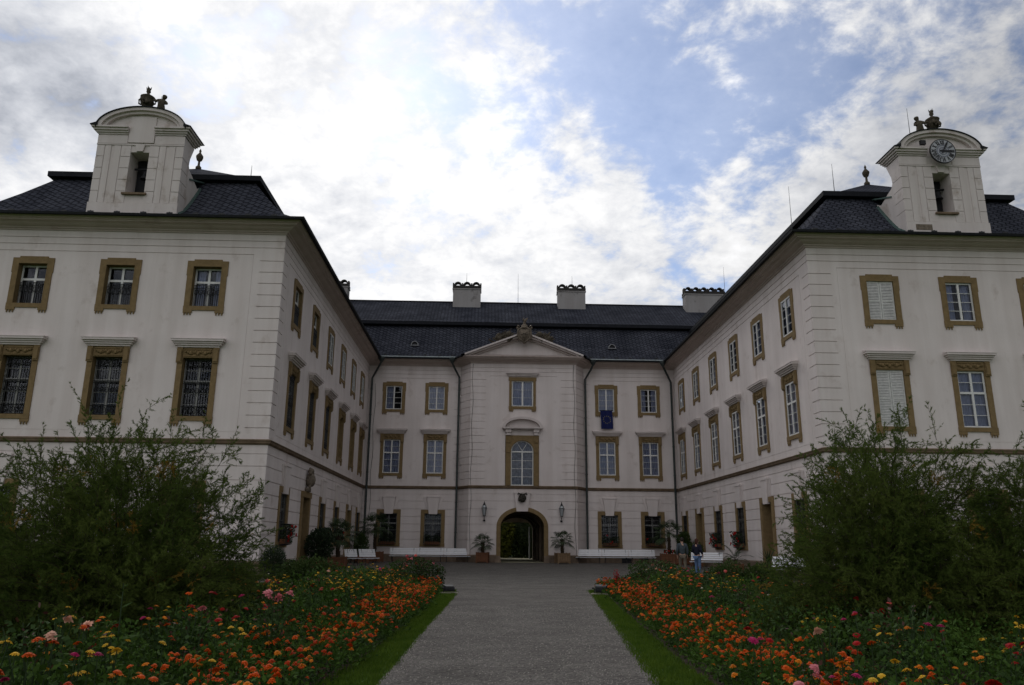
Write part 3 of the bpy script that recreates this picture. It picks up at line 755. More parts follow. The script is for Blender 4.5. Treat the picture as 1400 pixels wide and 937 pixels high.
for an in (60, 120): mb.tube([(cx, y + .03, 8.24), (cx + .74 * math.cos(R(an)), y + .03, 8.24 + .68 * math.sin(R(an)))], .022, 5)
mb.build('sash', M['sash'], w)
mb = MB(); mb.add([(x, y + .035, z) for x, z in [(cx - .84, 5.66), (cx + .84, 5.66)] + arch_pts(cx, 8.232, .84, .77, 20)[::-1]], [tuple(range(23))]); mb.build('pane', M['glass'], w)
mb = MB(); mb.box(cx - 1.1, cx + 1.1, 1.0, 1.02, 5.6, 9.3); mb.build('room_backing', M['room'], w)
mb = MB(); n = 40
xs = [cx - .8 + 1.6 * i / n for i in range(n + 1)]
for i in range(n): mb.quad((xs[i], .3 + .02 * math.sin(xs[i] * 40), 5.66), (xs[i + 1], .3 + .02 * math.sin(xs[i + 1] * 40), 5.66), (xs[i + 1], .3 + .02 * math.sin(xs[i + 1] * 40), 8.9), (xs[i], .3 + .02 * math.sin(xs[i] * 40), 8.9))
mb.build('curtain', mat('old_net_curtain', (.2, .21, .24), .9, .1, var=.5, vscale=4), w)

# ------------------------------------------------------------------ portal and passage
PCX = 2.745; ZS = 2.68
mb = MB()
spandrel(mb, PCX, 1.885, 4.1, ZS + .002, 1.87, 1.38, -.0, .12); o = mb.build('wall', M['plaster']); o.location = (0, YP + .003, 0); attach(o, palace, True)
mb = MB()
for s in (-1, 1):
    a, b = sorted((s * 1.6, s * 1.9)); mb.box(PCX + a, PCX + b, -.08, .4, .0, ZS)
    a, b = sorted((s * 1.56, s * 2.0)); mb.box(PCX + a, PCX + b, -.16, .4, -.0, .55) if False else None
A = arch_pts(PCX, ZS + .002, 1.9, 1.42, 28); B = arch_pts(PCX, ZS + .002, 1.6, 1.13, 28)
for i in range(28): mb.hexa([(A[i][0], -.08, A[i][1]), (B[i][0], -.08, B[i][1]), (B[i + 1][0], -.08, B[i + 1][1]), (A[i + 1][0], -.08, A[i + 1][1]), (A[i][0], .4, A[i][1]), (B[i][0], .4, B[i][1]), (B[i + 1][0], .4, B[i + 1][1]), (A[i + 1][0], .4, A[i + 1][1])])
portal = mb.build('portal', M['stone']); portal.location = (0, YP, 0); attach(portal, palace, True)
mb = keystone(3.78, 5.2, .42, .62, .2); mb.f = mb.f[:12]; mb.m = mb.m[:12]
mb.v = [(x + PCX - .02, y, z) for x, y, z in mb.v]
mb.build('keystone', M['plaster'], portal)
mb = MB(); mb.ball((PCX - .02, -.25, 4.74), .3, 10, 1.05, 1, .6); relief(mb, PCX - .02, 4.74, -.3, .26, .28, 22, .05, .1, 3)
for s in (-1, 1): mb.tube([(PCX - .02 + s * .1, -.3, 5.0), (PCX - .02 + s * .3, -.3, 5.1), (PCX - .02 + s * .33, -.3, 4.98)], .05, 5)
mb.build('crest', M['darkcarv'], portal, True)
for s in (-1, 1):
    mb = MB(); a, b = sorted((s * 1.6, s * 1.98))
    mb.hexa([(PCX + a - (.06 if s > 0 else 0), -.22, 0), (PCX + b + (.06 if s < 0 else 0), -.22, 0), (PCX + b, -.082, 0), (PCX + a, -.082, 0), (PCX + a, -.1, .62), (PCX + b, -.1, .62), (PCX + b, -.082, .62), (PCX + a, -.082, .62)])
    mb.build('guard_stone', M['plinth'], portal)
mb = MB()
y0, y1 = YP + .4, YB
mb.quad((1.1, y0, 0), (1.1, y1, 0), (1.1, y1, ZS), (1.1, y0, ZS)); mb.quad((4.4, y0, 0), (4.4, y1, 0), (4.4, y1, ZS), (4.4, y0, ZS))
A = arch_pts(2.75, ZS, 1.65, 1.15, 16)
for (xa, za), (xb, zb) in zip(A, A[1:]): mb.quad((xa, y0, za), (xb, y0, zb), (xb, y1, zb), (xa, y1, za))
for yy in (62.5, 66.5, 70.5):
    for (xa, za), (xb, zb) in zip(A, A[1:]): mb.hexa([(xa, yy, za), (xb, yy, zb), (xb, yy + .5, zb), (xa, yy + .5, za), (xa * .94 + .165, yy, za - .12), (xb * .94 + .165, yy, zb - .12), (xb * .94 + .165, yy + .5, zb - .12), (xa * .94 + .165, yy + .5, za - .12)])
    mb.box(4.22, 4.398, yy, yy + .5, 0, ZS)
pb(mb, 'passage', M['tunnel'])
mb = MB(); mb.box(4.05, 4.12, 72.6, 74.2, .1, 3.0); mb.box(4.03, 4.048, 72.7, 74.1, .3, 1.3); mb.box(4.03, 4.048, 72.7, 74.1, 1.5, 2.8); pb(mb, 'passage_door', M['darksash'])
# doors of the wings
def door(org, rz, s, ornate):
    dirx = Vector((math.cos(rz), math.sin(rz), 0)); loc = Vector(org) + dirx * s
    mb = MB(); p = -.08
    for k in (-1, 1):
        a, b = sorted((k * .7, k * 1.0)); mb.box(a, b, p, .05, 0, 3.65)
        a, b = sorted((k * .7, k * .73)); mb.box(a, b, .052, .62, 0, 3.62)
    if ornate: mb.box(-1.05, 1.05, p - .03, .05, 3.652, 3.95)
    else:
        for k in (-1, 1):
            a, b = sorted((k * .36, k * 1.0)); mb.box(a, b, p, .05, 3.652, 3.92)
    mb.box(-.73, .73, .052, .62, 3.622, 3.65)
    d = link('doorway', mb.mesh('doorway', M['stone']), palace, loc, rz, True)
    mb = MB()
    for k in (-1, 1):
        a, b = sorted((k * .01, k * .695)); mb.box(a, b, .5, .56, .05, 3.0)
        for z0, z1 in ((.25, 1.0), (1.15, 2.2), (2.3, 2.85)):
            mb.box(a + .1, b - .1, .475, .499, z0, z1); mb.box(a + .16, b - .16, .46, .474, z0 + .06, z1 - .06)
    mb.box(-.695, .695, .48, .57, 3.002, 3.12); mb.box(-.695, .695, .53, .55, 3.122, 3.62)
    lf = mb.build('door_leaf', M['wood_door'], d)
    if ornate:
        mb = MB(); mb.box(-.28, .28, -.2, .03, 3.952, 4.15); relief(mb, 0, 4.6, -.14, .3, .55, 40, .06, .14, 4); mb.ball((0, -.2, 4.55), .27, 8, 1.4); mb.ball((.0, -.2, 5.0), .17, 8)
        mb.build('carved_crest', M['carving'], d, True)
    else: link('keystone', C('keystone', keystone, M['plaster']), d)
door((XL, 0, 0), R(90), LGD[0], True); door((XL, 0, 0), R(90), LGD[1], False)
door((XR, 0, 0), R(-90), -RGD[0], False); door((XR, 0, 0), R(-90), -RGD[1], False)
mb = MB(); mb.box(-.55, -.5, -.09, -.072, .12, .66); mb.box(.5, .55, -.09, -.072, .12, .66); mb.box(-.5, .5, -.09, -.072, .6, .66); mb.mi = 1; mb.box(-.5, .5, -.08, -.072, .12, .598)
for k in range(7): mb.tube([(-.42 + k * .14, -.095, .12), (-.42 + k * .14, -.095, .6)], .012, 4)
o = link('cellar_window', mb.mesh('cellar_window', [M['sash'], M['black']]), palace, (XL, 39.2, 0), R(90), True)
mb = MB()      # cellar vents low in the central range
for x in (10.6, 11.9): mb.box(x - .35, x + .35, YC - .1, YC - .072, .12, .5)
pb(mb, 'cellar_vent', M['black'])

# downpipes
for x, y, dx in ((XL + .28, YC - .22, .75), (PX0 - .1, YC - .2, -.55), (PX1 + .1, YC - .2, .55), (XR - .28, YC - .22, -.75)):
    mb = MB(); t = x + (dx if abs(dx) > .6 else dx)
    yt = YC - .95
    if abs(dx) < .6: mb.tube([(t, yt, 15.3), (t, yt, 15.05), (t - dx * .3, yt + .2, 14.7), (x, y, 14.05), (x, y, .75)], .085, 8); mb.lathe([(.1, 0), (.24, .25), (.26, .42)], 8, (t, yt, 15.02))
    else: mb.tube([(t, yt, 15.3), (t, yt, 15.05), (t - dx * .3, yt + .2, 14.7), (x, y, 13.9), (x, y, .3)], .085, 8); mb.lathe([(.1, 0), (.24, .25), (.26, .42)], 8, (t, yt, 15.02))
    for z in (2.2, 4.4, 6.6, 8.8, 11., 13.): mb.lathe([(.1, 0), (.1, .06)], 8, (x, y, z))
    pb(mb, 'downpipe', M['pipe'])
for x, y, z0 in ((-1.1, YP - .06, 14.9), (6.66, YP - .06, 14.9), (XL + .55, YC - .05, 13.5)):
    mb = MB(); mb.tube([(x + .05 * math.sin(z * 1.7), y, z) for z in np.linspace(.4, z0, 24)], .014, 4); pb(mb, 'lightning_cable', M['darkcarv'])

# ------------------------------------------------------------------ chimneys, roof vents, rods
def chimney(x0, x1, yc, z0, z1, n, dp=1.1):
    mb = MB(); y0, y1 = yc - dp / 2, yc + dp / 2
    mb.box(x0, x1, y0, y1, z0 - 1.5, z1 - .8); mb.box(x0 - .06, x1 + .06, y0 - .06, y1 + .06, z1 - .798, z1 - .72); mb.box(x0 + .02, x1 - .02, y0 + .02, y1 - .02, z1 - 1.2, z1 - 1.18)
    c = pb(mb, 'chimney', M['chimney'])
    mb = MB(); w = (x1 - x0) / n
    mb.box(x0 - .04, x1 + .04, y0 - .03, y1 + .03, z1 - .718, z1 - .45); y0, y1 = yc - .24, yc + .24
    for k in range(n):
        cx = x0 + w * (k + .5); A = arch_pts(cx, z1 - .448, w * .47, .48, 10); B = arch_pts(cx, z1 - .448, w * .33, .36, 10)
        for i in range(10): mb.hexa([(A[i][0], y0, A[i][1]), (B[i][0], y0, B[i][1]), (B[i + 1][0], y0, B[i + 1][1]), (A[i + 1][0], y0, A[i + 1][1]), (A[i][0], y1, A[i][1]), (B[i][0], y1, B[i][1]), (B[i + 1][0], y1, B[i + 1][1]), (A[i + 1][0], y1, A[i + 1][1])])
    for k in range(n + 1):
        cx = x0 + w * k; mb.box(cx - .06, cx + .06, y0, y1, z1 - .448, z1 - .1)
    h = mb.build('chimney_hood', M['chimney_cap']); attach(h, c)
    h.matrix_parent_inverse = Matrix.Identity(4)
chimney(-3.17, -.72, 66.9, 22.0, 24.15, 3); chimney(6.18, 8.62, 66.9, 22.0, 24.1, 3)
chimney(-14.9, -12.5, 66.9, 22.0, 24.15, 3); chimney(17.55, 21.1, 66.6, 21.5, 23.95, 5)
def vent(x, y, z, rz=0):
    mb = MB(); A = arch_pts(0, 0, .3, .34, 10); B = arch_pts(0, 0, .25, .29, 10)
    for i in range(10): mb.hexa([(A[i][0], -.1, A[i][1]), (B[i][0], -.1, B[i][1]), (B[i + 1][0], -.1, B[i + 1][1]), (A[i + 1][0], -.1, A[i + 1][1]), (A[i][0], .6, A[i][1] + .1), (B[i][0], .6, B[i][1]), (B[i + 1][0], .6, B[i + 1][1]), (A[i + 1][0], .6, A[i + 1][1] + .1)])
    mb.box(-.34, .34, -.14, .0, -.05, -.002); mb.mi = 1; mb.prism(B, .05, .06)
    link('roof_vent', mb.mesh('roof_vent', [mat('vent_zinc', (.22, .22, .23), .4, .5, metal=.3, var=.3, vscale=5), M['black']]), palace, (x, y, z), rz, True)
vent(-5.88, 61.2, 16.85); vent(10.05, 61.2, 16.85); vent(16.0, 46.6, 17.0, R(-90))
def rod(x, y, z0, z1):
    mb = MB(); mb.tube([(x, y, z0), (x, y, z1)], [.022, .008], 5); pb(mb, 'lightning_rod', M['iron'])
rod(2.65, 67.4, 22.3, 25.3); rod(21.3, 66.6, 23.6, 26.0); rod(-2.0, 66.9, 24.0, 25.1); rod(7.5, 66.9, 24.0, 25.0)
rod(17.6, 36.3, 18.9, 20.6); rod(16.2, 38.6, 17.2, 20.4); rod(20.55, 34.0, 20.4, 22.5); rod(-15.75, 33.8, 20.8, 22.0); rod(-11.9, 36.0, 18.9, 19.6)

# ------------------------------------------------------------------ clock gable and its twin
def gable(x0, x1, yf, yeave, clock):
    cx = (x0 + x1) / 2; hw = (x1 - x0) / 2; y = yf
    slx0, slx1 = cx - .42, cx + .43; sz0, sz1 = 16.62, 18.66
    side = [(y, 15.5), (y, 19.5), (y + 1.2, 19.5), (y + 1.05, 19.2), (y + .85, 18.8), (y + .8, 18.45), (y + .95, 18.25), (y + 1.3, 18.15), (y + 2.1, 17.85), (y + 3.2, 18.6), (y + 3.2, 16.5), (y + 1.2, 15.5)]
    mb = MB()
    side_n = side[::-1]
    mb.prismx(side_n, x0, slx0); mb.prismx(side_n, slx1, x1)
    mb.box(slx0 + .001, slx1 - .001, y, y + 1.0, 15.5, sz0); mb.box(slx0 + .001, slx1 - .001, y, y + 1.05, sz1, 19.5)
    # plinth, pilaster blocks, frieze
    mb.box(x0 - .06, x1 + .06, y - .06, y - .003, 15.46, 16.14); mb.box(x0 - .06, x0 - .003, y - .002, y + 1.0, 15.46, 16.14); mb.box(x1 + .003, x1 + .06, y - .002, y + 1.0, 15.46, 16.14)
    for k, (za, zb) in enumerate(((16.16, 16.7), (16.73, 17.27), (17.3, 17.84), (17.87, 18.41), (18.44, 18.98))):
        for a, b in ((x0 - .02, x0 + .32), (x1 - .32, x1 + .02), (slx0 - .42, slx0), (slx1, slx1 + .42)): mb.box(a, b, y - .03, y - .003, za, zb)
        for a, b in ((x0 - .02, x0 - .003), (x1 + .003, x1 + .02)): mb.box(a, b, y - .002, y + .74, za, zb)
    for a, b in ((x0 + .36, x0 + .62), (x0 + .78, slx0 - .46), (slx1 + .46, x1 - .78), (x1 - .62, x1 - .36)): mb.box(a, b, y - .03, y - .003, 16.16, 18.98)
    mb.box(x0 - .04, x1 + .04, y - .05, y - .003, 19.0, 19.06)
    for a, b in ((x0 - .03, cx - .62), (cx + .62, x1 + .03)): mb.box(a, b, y - .04, y - .003, 19.08, 19.48)
    mb.hexa([(cx - .14, -.09 + y, 18.68), (cx + .14, -.09 + y, 18.68), (cx + .14, y - .003, 18.68), (cx - .14, y - .003, 18.68), (cx - .22, -.09 + y, 19.02), (cx + .22, -.09 + y, 19.02), (cx + .22, y - .003, 19.02), (cx - .22, y - .003, 19.02)])
    if not clock: mb.box(cx - .58, cx + .58, y - .07, y - .003, 19.12, 20.42)
    body = pb(mb, 'gable', M['plaster_old'])
    # mouldings: broken horizontal cornice, returns, arched cornice
    mb = MB()
    for o0, z0, z1 in ((.06, 19.53, 19.6), (.13, 19.602, 19.68), (.21, 19.682, 19.78), (.29, 19.782, 19.86)):
        for a, b in ((x0 - o0, cx - .6), (cx + .6, x1 + o0)): mb.box(a, b, y - o0, y, z0, z1)
        for a, b in ((x0 - o0, x0), (x1, x1 + o0)): mb.box(a, b, y + .001, y + 1.2 + o0 * .6, z0, z1)
    mb.prism(arch_pts(cx, 19.5, hw - .02, 1.2, 24), y - .02, y + 1.2)
    for o0, ra, rb, ya in ((0, (hw + .06, 1.02), (hw - .14, .88), .30), (1, (hw - .14, .88), (hw - .3, .76), .18)):
        A = arch_pts(cx, 19.78, *ra, 30); B = arch_pts(cx, 19.78, *rb, 30)
        ya += 0
        for i in range(30): mb.hexa([(A[i][0], y - ya, A[i][1]), (B[i][0], y - ya, B[i][1]), (B[i + 1][0], y - ya, B[i + 1][1]), (A[i + 1][0], y - ya, A[i + 1][1]), (A[i][0], y + 1.3, A[i][1]), (B[i][0], y + 1.3, B[i][1]), (B[i + 1][0], y + 1.3, B[i + 1][1]), (A[i + 1][0], y + 1.3, A[i + 1][1])])
    k = mb.build('gable_cornice', M['plaster_old']); attach(k, body)
    mb = MB()
    A = arch_pts(cx, 19.782, hw + .1, 1.06, 30); B = arch_pts(cx, 19.782, hw + .065, 1.022, 30)
    for i in range(30): mb.hexa([(A[i][0], y - .36, A[i][1]), (B[i][0], y - .36, B[i][1]), (B[i + 1][0], y - .36, B[i + 1][1]), (A[i + 1][0], y - .36, A[i + 1][1]), (A[i][0], y + 1.4, A[i][1]), (B[i][0], y + 1.4, B[i][1]), (B[i + 1][0], y + 1.4, B[i + 1][1]), (A[i + 1][0], y + 1.4, A[i + 1][1])])
    for sg in (-1, 1):
        xe = cx + sg * (hw + .34); xi = cx + sg * (hw + .0); a, b = sorted((xe, xi)); mb.hexa([(a, y - .35, 19.862), (b, y - .35, 19.862), (b, y + 1.5, 19.862), (a, y + 1.5, 19.862), (a, y - .35, 19.89 + (.12 if sg > 0 else 0)), (b, y - .35, 19.89 + (.12 if sg < 0 else 0)), (b, y + 1.5, 19.89 + (.12 if sg < 0 else 0)), (a, y + 1.5, 19.89 + (.12 if sg > 0 else 0))])
    k = mb.build('gable_coping', M['gutter']); attach(k, body)
    mb = MB(); mb.prismx([(y + 1.0, 17.9), (y + 3.3, 18.75), (y + 3.3, 18.68), (y + 1.0, 17.83)][::-1], x0 - .05, x1 + .05)
    def roofz(yy):
        q = yy - yeave + .94
        for (sa, za), (sb, zb) in zip(LOW, LOW[1:]):
            if sa <= q <= sb: return za + (zb - za) * (q - sa) / (sb - sa)
        return LOW[-1][1]
    for sg in (-1, 1): mb.tube([(cx + sg * (hw + .05), yy, roofz(yy) + .03) for yy in np.linspace(y + .1, y + 2.3, 9)], .07, 5)
    mb.box(x0 - .3, x1 + .3, y - .3, y - .07, 15.47, 15.5)
    k = mb.build('flashing', M['copper']); attach(k, body)
    mb = MB(); mb.box(slx0 - .05, slx1 + .05, y + .86, y + .9, sz0 - .05, sz1 + .05); mb.mi = 1; mb.box(slx0 - .12, slx1 + .12, y - .14, y + .3, sz0 - .09, sz0 - .002)
    mb.mi = 0
    mb.tube([(slx0 + .001, y + .6, 18.1), (slx1 - .001, y + .6, 18.1)], .05, 6); mb.lathe([(.22, 17.6), (.2, 17.66), (.13, 17.8), (.1, 17.95), (.02, 18.0)], 10, (cx + .1, y + .6, 0))
    k = mb.build('belfry_slit', [M['black'], M['band']]); attach(k, body)
    for c in body.children: c.matrix_parent_inverse = Matrix.Identity(4)
    if clock:
        cxk, czk, r = cx - .02, 19.58, .585
        mb = MB()
        def disc(r0, r1, yy, th, n=40):
            for i in range(n):
                a, b = 2 * math.pi * i / n, 2 * math.pi * (i + 1) / n
                P = lambda rr, t, q: (cxk + rr * math.sin(t), q, czk + rr * math.cos(t))
                mb.hexa([P(r0, a, yy), P(r1, a, yy), P(r1, b, yy), P(r0, b, yy), P(r0, a, yy + th), P(r1, a, yy + th), P(r1, b, yy + th), P(r0, b, yy + th)])
        Y = y - .46
        disc(.001, r, Y, .05); mb.mi = 1; disc(.27, .31, Y - .012, .01); disc(.0012, .1, Y - .012, .01); disc(.16, .2, Y - .012, .01); mb.mi = 2; disc(r + .001, r + .035, Y - .01, .08)
        nums = ['XII', 'I', 'II', 'III', 'IIII', 'V', 'VI', 'VII', 'VIII', 'IX', 'X', 'XI']
        for h, s in enumerate(nums):
            t = 2 * math.pi * h / 12; ur = Vector((math.sin(t), 0, math.cos(t))); ut = Vector((math.cos(t), 0, -math.sin(t)))
            wid = {'I': .05, 'V': .11, 'X': .11}; W = sum(wid[c] for c in s); u = -W / 2
            def bar(u0, v0, u1, v1, th):
                c0 = Vector((cxk, Y - .012, czk)); a = c0 + ut * u0 + ur * v0; b = c0 + ut * u1 + ur * v1
                d = (b - a).normalized(); nrm = Vector((d.z, 0, -d.x)) * th / 2; q = Vector((0, .01, 0))
                mb.hexa([a - nrm, a + nrm, b + nrm, b - nrm, a - nrm + q, a + nrm + q, b + nrm + q, b - nrm + q])
            for c in s:
                w_ = wid[c]
                if c == 'I': bar(u + w_ / 2, .33, u + w_ / 2, .55, .032)
                elif c == 'V': bar(u + .01, .55, u + w_ / 2, .33, .036); bar(u + w_ - .01, .55, u + w_ / 2, .33, .02)
                else: bar(u + .01, .55, u + w_ - .01, .33, .036); bar(u + w_ - .01, .55, u + .01, .33, .02)
                u += w_
        k = mb.build('clock', [M['dial'], M['dialring'], M['black']]); attach(k, body); k.matrix_parent_inverse = Matrix.Identity(4)
        mb = MB()
        def hand(t, L, w_, yy, back):
            ur = Vector((math.sin(t), 0, math.cos(t))); ut = Vector((math.cos(t), 0, -math.sin(t))); c0 = Vector((cxk, yy, czk)); q = Vector((0, .012, 0))
            P = [c0 - ur * back - ut * w_ * .6, c0 + ur * L * .7 - ut * w_, c0 + ur * L, c0 + ur * L * .7 + ut * w_, c0 - ur * back + ut * w_ * .6]
            mb.add(P + [v + q for v in P], [(0, 1, 2, 3, 4), (9, 8, 7, 6, 5)] + [(i, (i + 1) % 5, 5 + (i + 1) % 5, 5 + i) for i in range(5)])
        hand(R(28), .60, .045, Y - .05, .14); hand(R(93), .46, .06, Y - .03, .16)
        k = mb.build('clock_hands', M['black']); attach(k, body); k.matrix_parent_inverse = Matrix.Identity(4)
        mb = MB(); mb.box(cx - 1.02, cx - .76, y - .42, y - .3, 19.93, 20.15); k = mb.build('floodlight', M['black']); attach(k, body); k.matrix_parent_inverse = Matrix.Identity(4)
        mb = MB(); mb.box(x0 + .38, x0 + 1.15, y - .075, y - .062, 15.72, 16.0); k = mb.build('bare_patch', M['carving']); attach(k, body); k.matrix_parent_inverse = Matrix.Identity(4)
gable(-18.0, -14.12, 33.1, YL, False)
gable(19.42, 23.28, 33.3, YR, True)

# ------------------------------------------------------------------ bodies grown from a skeleton
def skin_mesh(name, nodes, edges, radii, sub=2):
    me = bpy.data.meshes.new('tmp'); me.from_pydata([tuple(p) for p in nodes], edges, [])
    o = bpy.data.objects.new('tmp', me); COL.objects.link(o)
    md = o.modifiers.new('s', 'SKIN'); md.use_smooth_shade = True
    sv = me.skin_vertices[0].data
    for i, r in enumerate(radii):
        sv[i].radius = r if isinstance(r, tuple) else (r, r)
    sv[0].use_root = True
    if sub: o.modifiers.new('u', 'SUBSURF').levels = sub
    dg = bpy.context.evaluated_depsgraph_get()
    out = bpy.data.meshes.new_from_object(o.evaluated_get(dg)); out.name = name
    bpy.data.objects.remove(o); bpy.data.meshes.remove(me)
    for p in out.polygons: p.use_smooth = True
    return out

def putto(flip):
    f = -1 if flip else 1
    N = [(0, 0, .38), (0, -.02, .52), (.02 * f, -.02, .66), (.05 * f, -.02, .74), (.10 * f, -.04, .86), (.11 * f, -.05, .95),
         (-.07, 0, .34), (-.1, -.05, .18), (-.09, 0, .02), (.08, .02, .34), (.12, -.02, .18), (.1, .04, .02),
         (-.13, -.02, .66), (-.24 * f, -.05, .58), (-.34 * f, -.06, .64), (.14, -.02, .66), (.22 * f, -.05, .56), (.12 * f, -.12, .50)]
    E = [(0, 1), (1, 2), (2, 3), (3, 4), (4, 5), (0, 6), (6, 7), (7, 8), (0, 9), (9, 10), (10, 11), (2, 12), (12, 13), (13, 14), (2, 15), (15, 16), (16, 17)]
    rr = [.13, .13, .13, .06, .12, .09, .1, .075, .06, .1, .075, .06, .07, .05, .045, .07, .05, .045]
    me = skin_mesh('putto_statue', N, E, rr, 2); me.materials.append(M['statue']); return me
def urn_mesh():
    mb = MB()
    mb.lathe([(.24, 0), (.24, .1), (.12, .16), (.1, .24), (.22, .32), (.34, .5), (.36, .6), (.3, .7), (.36, .76), (.38, .82), (.2, .92), (.1, .98), (.06, 1.02), (.12, 1.1), (.1, 1.2), (.03, 1.34)], 14)
    for s in (-1, 1): mb.tube([(s * .3, 0, .45), (s * .44, 0, .5), (s * .46, 0, .68), (s * .34, 0, .78)], .045, 6)
    for k in range(4): mb.tube([(0, 0, 1.15), (.1 * math.cos(k * 1.57), .1 * math.sin(k * 1.57), 1.25), (.14 * math.cos(k * 1.57), .14 * math.sin(k * 1.57), 1.36)], [.05, .04, .01], 5)
    relief(mb, 0, .5, -.33, .25, .12, 12, .04, .08, 2)
    return mb.mesh('stone_urn', M['statue'], True)
um = urn_mesh()
for cx, y, f, side in ((-16.06, 33.35, False, 'left gable'), (21.35, 33.55, True, 'right clock gable')):
    s = -1 if f else 1
    uo = link('stone_urn', um, None, (cx - s * .12, y, 20.80), 0); uo.scale = (.86, .86, 1.02)
    tag(uo, 'dark stone urn with flame top on the crown of the ' + ('gable without a clock' if not f else 'gable with the clock'), 'urn', 'urns on the gables')
    o = link('putto_statue', putto(f), None, (cx + s * .55, y, 20.72), R(20) * s); o.scale = (1.12,) * 3
    tag(o, 'stone putto leaning beside the urn on the ' + ('gable without a clock' if not f else 'gable with the clock'), 'statue', 'putti on the gables')

# ------------------------------------------------------------------ ground, court, path, beds
def sheet(name, poly, z, m, kind='structure'):
    me = bpy.data.meshes.new(name); me.from_pydata([(x, y, z) for x, y in poly], [], [tuple(range(len(poly)))]); me.materials.append(m)
    return tag(link(name, me), kind=kind)
sheet('ground', [(-900, -600), (900, -600), (900, 1600), (-900, 1600)], 0, M['lawn'])
def court_z(y): return .006 + max(0, min(1, (y - 40) / 18)) * .13
mb = MB(); ys = [30, 34, 40, 46, 52, 58, 62]
for a, b in zip(ys, ys[1:]):
    xa, xb = (-30, 36) if b <= 34 else (XL - .2, XR + .2)
    mb.quad((xa, a, court_z(a)), (xb, a, court_z(a)), (xb, b, court_z(b)), (xa, b, court_z(b)))
tag(mb.build('courtyard', M['court']), kind='structure')
sheet('passage_floor', [(1.05, 58.95), (4.45, 58.95), (4.45, YB + .1), (1.05, YB + .1)], .15, M['pave'])
sheet('rear_path', [(-6, YB + .1), (14, YB + .1), (14, 88), (-6, 88)], .06, M['pave'])
PLx = [(-6, -1.3), (0, -1.24), (5, -1.16), (8.76, -1.09), (10.4, -1.05), (14.3, -1.0), (18.2, -.9), (24.2, -.80), (26.2, -.9), (27, -1.7), (30.3, -2.6)]
PRx = [(-6, 1.1), (0, 1.35), (5, 1.64), (8.8, 1.89), (10.5, 2.03), (14.3, 2.39), (19.5, 2.84), (23.6, 3.22), (26, 3.4), (27, 4.2), (30.3, 5.2)]
def interp(T, y):
    for (a, xa), (b, xb) in zip(T, T[1:]):
        if a <= y <= b: return xa + (xb - xa) * (y - a) / (b - a)
    return T[0][1] if y < T[0][0] else T[-1][1]
r = random.Random(3)
ysd = [-6 + i * .35 for i in range(104)]
Lp = [(interp(PLx, y) + r.uniform(-.035, .035), y) for y in ysd]; Rp = [(interp(PRx, y) + r.uniform(-.035, .035), y) for y in ysd]
mb = MB()
for (a, b), (c, d) in zip(zip(Lp, Rp), zip(Lp[1:], Rp[1:])): mb.quad((*a, .005), (*b, .005), (*d, .005), (*c, .005))
tag(mb.build('path', M['gravel']), kind='structure')
BLx = [(3, -1.78), (8.75, -1.61), (10.4, -1.45), (13.7, -1.36), (18.1, -1.25), (23.1, -1.28), (28, -1.5)]
BRx = [(3, 2.12), (8.8, 2.43), (10.5, 2.5), (14.5, 2.82), (19.5, 3.2), (23.6, 3.55), (28, 3.75)]
def bed_out_l(y): return -4.3 - .25 * math.sin(y * .5) + (.6 if y > 24 else 0)
def bed_out_r(y): return 6.6 + .25 * math.sin(y * .6)
mb = MB()
for i in range(48):
    ya, yb = 3.5 + i * .5, 4.0 + i * .5
    mb.quad((bed_out_l(ya), ya, .008), (interp(BLx, ya), ya, .008), (interp(BLx, yb), yb, .008), (bed_out_l(yb), yb, .008))
    mb.quad((interp(BRx, ya), ya, .008), (bed_out_r(ya), ya, .008), (bed_out_r(yb), yb, .008), (interp(BRx, yb), yb, .008))
tag(mb.build('flower_bed_soil', M['soil']), kind='structure')

# ------------------------------------------------------------------ leaves and grass
def unit(n): v = rng.normal(size=(n, 3)); return v / np.linalg.norm(v, axis=1, keepdims=True)
def leaf_arr(mb, Cn, D, Wd):
    n = len(Cn); V = np.empty((n, 4, 3)); V[:, 0] = Cn; V[:, 1] = Cn + .45 * D + Wd; V[:, 2] = Cn + D; V[:, 3] = Cn + .45 * D - Wd
    mb.arr(V.reshape(-1, 3), np.arange(4 * n).reshape(n, 4))
def tri_arr(mb, A, B, Cc):
    n = len(A); V = np.stack([A, B, Cc], 1).reshape(-1, 3); mb.arr(V, np.arange(3 * n).reshape(n, 3))
class LeafList:
    def __init__(s): s.a = []
    def arr(s, V, F): s.a.append(V)
    def V(s): return np.concatenate(s.a)
def perp(D):
    w = np.cross(D, unit(len(D))); return w / (np.linalg.norm(w, axis=1, keepdims=True) + 1e-9)
def leaf_cloud(mb, Cn, n, out, L, wr=.3, up=.3):
    """n leaves at centres Cn pointing along out + random"""
    D = out + unit(n) * .8 + np.array([0, 0, up]); D /= np.linalg.norm(D, axis=1, keepdims=True)
    Ln = L * rng.uniform(.6, 1.25, (n, 1)); leaf_arr(mb, Cn, D * Ln, perp(D) * Ln * wr)
def blades(name, pts, h, w, kindname):
    n = len(pts); A = np.array(pts); lean = unit(n) * h * .45; lean[:, 2] = 0
    hh = rng.uniform(.5, 1.2, (n, 1)) * h; side = unit(n); side[:, 2] = 0; side /= np.linalg.norm(side, axis=1, keepdims=True)
    mb = MB(); tri_arr(mb, A - side * w, A + side * w, A + lean + np.hstack([np.zeros((n, 2)), hh]))
    return tag(mb.build(name, M['grass']), kindname, kind='stuff')
pts = []
